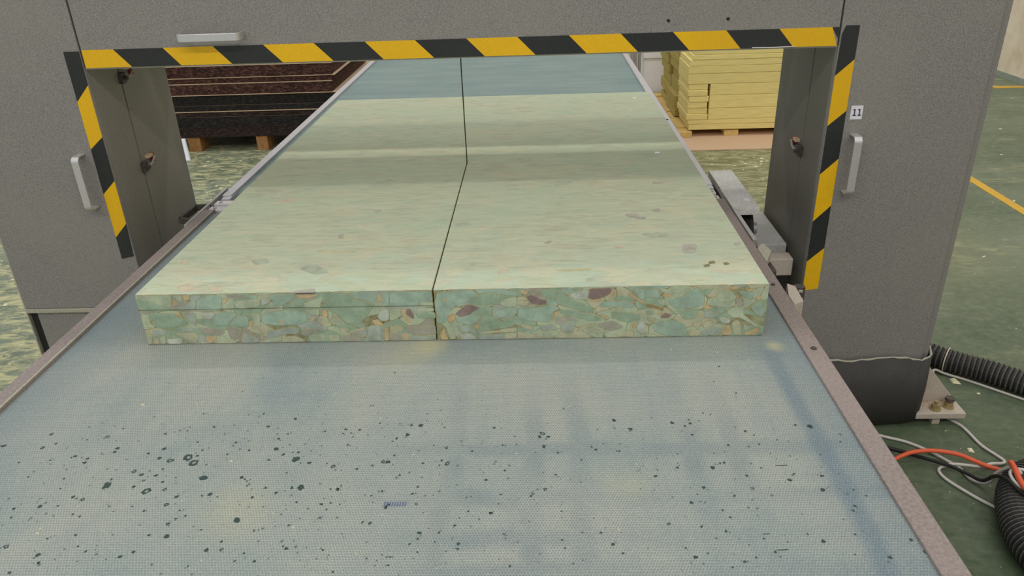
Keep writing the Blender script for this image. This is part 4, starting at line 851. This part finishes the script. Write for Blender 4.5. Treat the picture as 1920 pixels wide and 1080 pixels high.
# ------------------------------------------------------------------ hoses and cables on the floor at the right
def corrugated(name, pts, r, pitch, label, mat='hose', amp=0.12):
    P = resample(smooth_path(pts, 24), pitch / 4)
    rad = [r * (1.0 if i % 4 in (0, 1) else 1 - amp) for i in range(len(P))]
    m = MB(); m.sweep(P, rad, 20, smooth=False)
    for i in range(len(m.f) - 2): m.mi[i] = 0 if (i // 20) % 4 in (0, 3) else 1
    o = m.build(name, [M[mat], M['rubber']]); solo(o, (pts[0][0], pts[0][1], 0)); return o
h = corrugated('corrugated_hose', [(1.285, 2.66, 0.06), (1.38, 2.575, 0.05), (1.47, 2.485, 0.046), (1.535, 2.432, 0.045), (1.60, 2.385, 0.045), (1.70, 2.29, 0.045), (1.85, 2.15, 0.045), (2.05, 1.98, 0.045)], 0.043, 0.0165, '')
tag(h, 'black corrugated hose running right from the foot of the right cabinet', 'hose')
t = MB(); t.sweep([(1.497 + 0.0445 * math.cos(a) * 0.63, 2.462 + 0.0445 * math.cos(a) * 0.77, 0.0455 + 0.0445 * math.sin(a)) for a in [6.283185 * i / 22 for i in range(22)]], 0.0026, 6, closed=True)
o = t.build('zip_tie', M['zip_tie']); solo(o, (1.497, 2.462, 0.0)); tag(o, 'pale zip tie round the black hose beside the right cabinet', 'cable tie')
h = corrugated('corrugated_hose', [(1.62, 1.84, 0.055), (1.50, 1.815, 0.055), (1.405, 1.785, 0.055), (1.335, 1.71, 0.055), (1.287, 1.60, 0.055), (1.275, 1.49, 0.055), (1.305, 1.39, 0.055), (1.38, 1.31, 0.055), (1.52, 1.25, 0.055)], 0.0545, 0.0135, '', 'hose', 0.09)
tag(h, 'thick black corrugated hose bent round on the floor beside the front conveyor', 'hose')
def cable(name, pts, r, mat, label):
    m = MB(); P = smooth_path(pts, 8); m.sweep(P, r, 8)
    o = m.build(name, M[mat]); solo(o, (pts[0][0], pts[0][1], 0)); tag(o, label, 'cable'); return o
W = 0.0055
cable('cable', [(1.425, 2.365, W), (1.436, 2.415, 0.010), (1.443, 2.436, 0.014), (1.456, 2.438, 0.016), (1.480, 2.422, 0.010), (1.536, 2.388, W), (1.603, 2.325, W), (1.655, 2.275, W), (1.72, 2.215, W), (1.82, 2.12, W)], 0.0048, 'cable_white', 'thin white cable following the black hose beside the anchor bracket')
cable('cable', [(1.352, 2.19, W), (1.362, 2.158, W), (1.386, 2.115, W), (1.393, 2.078, W), (1.400, 2.008, W), (1.422, 1.954, W), (1.430, 1.928, W), (1.413, 1.915, 0.008), (1.380, 1.909, 0.012), (1.340, 1.897, 0.012), (1.298, 1.897, 0.017), (1.278, 1.901, 0.017), (1.255, 1.903, 0.016), (1.232, 1.902, 0.010), (1.215, 1.895, W), (1.208, 1.875, W), (1.214, 1.846, W), (1.235, 1.807, W), (1.262, 1.765, W), (1.285, 1.735, W), (1.302, 1.715, W)], 0.0048, 'cable_white', 'white cable looping back from under the bracket towards the thick hose')
cable('cable', [(0.45, 1.84, W), (0.75, 1.985, W), (0.93, 2.065, W), (1.028, 2.095, W), (1.088, 2.071, W), (1.117, 2.056, W), (1.173, 2.028, W), (1.221, 1.983, W), (1.261, 1.927, W), (1.278, 1.894, W), (1.286, 1.847, W), (1.305, 1.822, 0.012), (1.318, 1.808, 0.03), (1.322, 1.798, 0.07), (1.334, 1.765, 0.118), (1.345, 1.735, 0.119)], 0.0050, 'cable_white', 'white cable coming from under the conveyor below the orange one')
cable('cable', [(0.20, 1.55, 0.007), (0.70, 1.76, 0.007), (1.015, 1.887, 0.012), (1.079, 1.920, 0.018), (1.110, 1.928, 0.03), (1.146, 1.938, 0.036), (1.196, 1.943, 0.038), (1.242, 1.937, 0.038), (1.285, 1.923, 0.036), (1.323, 1.902, 0.028), (1.360, 1.880, 0.022), (1.412, 1.866, 0.016), (1.47, 1.874, 0.010), (1.60, 1.94, 0.008)], 0.0068, 'cable_orange', 'orange cable arching over the white cables beside the front conveyor')
cable('cable', [(0.40, 1.73, 0.006), (0.75, 1.90, 0.006), (0.95, 1.995, 0.006), (1.068, 2.020, 0.006), (1.096, 2.003, 0.006), (1.142, 1.976, 0.008), (1.172, 1.949, 0.012), (1.216, 1.908, 0.020), (1.245, 1.878, 0.026), (1.270, 1.845, 0.028), (1.288, 1.800, 0.04), (1.290, 1.760, 0.09), (1.292, 1.715, 0.118), (1.30, 1.665, 0.119), (1.32, 1.625, 0.118)], 0.0056, 'cable_black', 'black cable crossing over the white loops onto the thick hose')
cable('cable', [(1.385, 1.742, 0.119), (1.366, 1.747, 0.121), (1.332, 1.748, 0.126), (1.310, 1.732, 0.126), (1.302, 1.705, 0.126), (1.303, 1.684, 0.126), (1.312, 1.668, 0.122), (1.332, 1.655, 0.118)], 0.0046, 'cable_white', 'short white cable loop tied on top of the thick black hose')
cable('cable', [(1.335, 1.775, 0.128), (1.322, 1.735, 0.137), (1.314, 1.703, 0.136), (1.309, 1.674, 0.134), (1.312, 1.645, 0.131), (1.335, 1.615, 0.122)], 0.0080, 'cable_orange', 'orange cable end wrapped with ties on the thick hose')

# ------------------------------------------------------------------ foam crumbs on the floor
m = MB(); rq = random.Random(77)
def crumb(x, y, r):
    if 2.10 < y < 2.65 and (-1.72 < x < -1.22 or 0.78 < x < 1.29): return
    a = rq.uniform(0, 6.28); k = rq.uniform(0.3, 0.9); c, s = math.cos(a), math.sin(a)
    q = [(-r, -r * k), (r, -r * k * 0.6), (r * 0.8, r * k), (-r * 0.7, r * k * 0.9)]
    b = [(x + c * u - s * v, y + s * u + c * v, 0.0004) for u, v in q]
    t = [(x + c * u * .7 - s * v * .7, y + s * u * .7 + c * v * .7, 0.0004 + r * 0.25) for u, v in q]
    m.add(b + t, [(4, 5, 6, 7), (0, 1, 5, 4), (1, 2, 6, 5), (2, 3, 7, 6), (3, 0, 4, 7)])
for _ in range(520): crumb(rq.uniform(-3.2, -1.2), rq.uniform(1.2, 5.6), rq.choice([0.004, 0.006, 0.009, 0.014]))
for _ in range(160): crumb(rq.uniform(0.8, 1.9), rq.uniform(3.4, 5.35), rq.choice([0.003, 0.006, 0.010, 0.015]))
for _ in range(110): crumb(rq.uniform(1.3, 4.2), rq.uniform(1.9, 7.0), rq.choice([0.002, 0.004, 0.007, 0.012]))
for _ in range(60): crumb(rq.uniform(0.9, 1.6), rq.uniform(1.2, 2.1), rq.choice([0.0015, 0.0025, 0.003]))
crumb(1.50, 2.385, 0.020); crumb(1.72, 2.0, 0.012)
o = m.build('foam_crumbs', M['crumb_pale'], None, fix=False); tag(o, 'pale yellowish foam crumbs scattered over the green floor', 'crumbs', kind='stuff')

for o in bpy.data.objects:
    if '_o' in o.keys(): del o['_o']
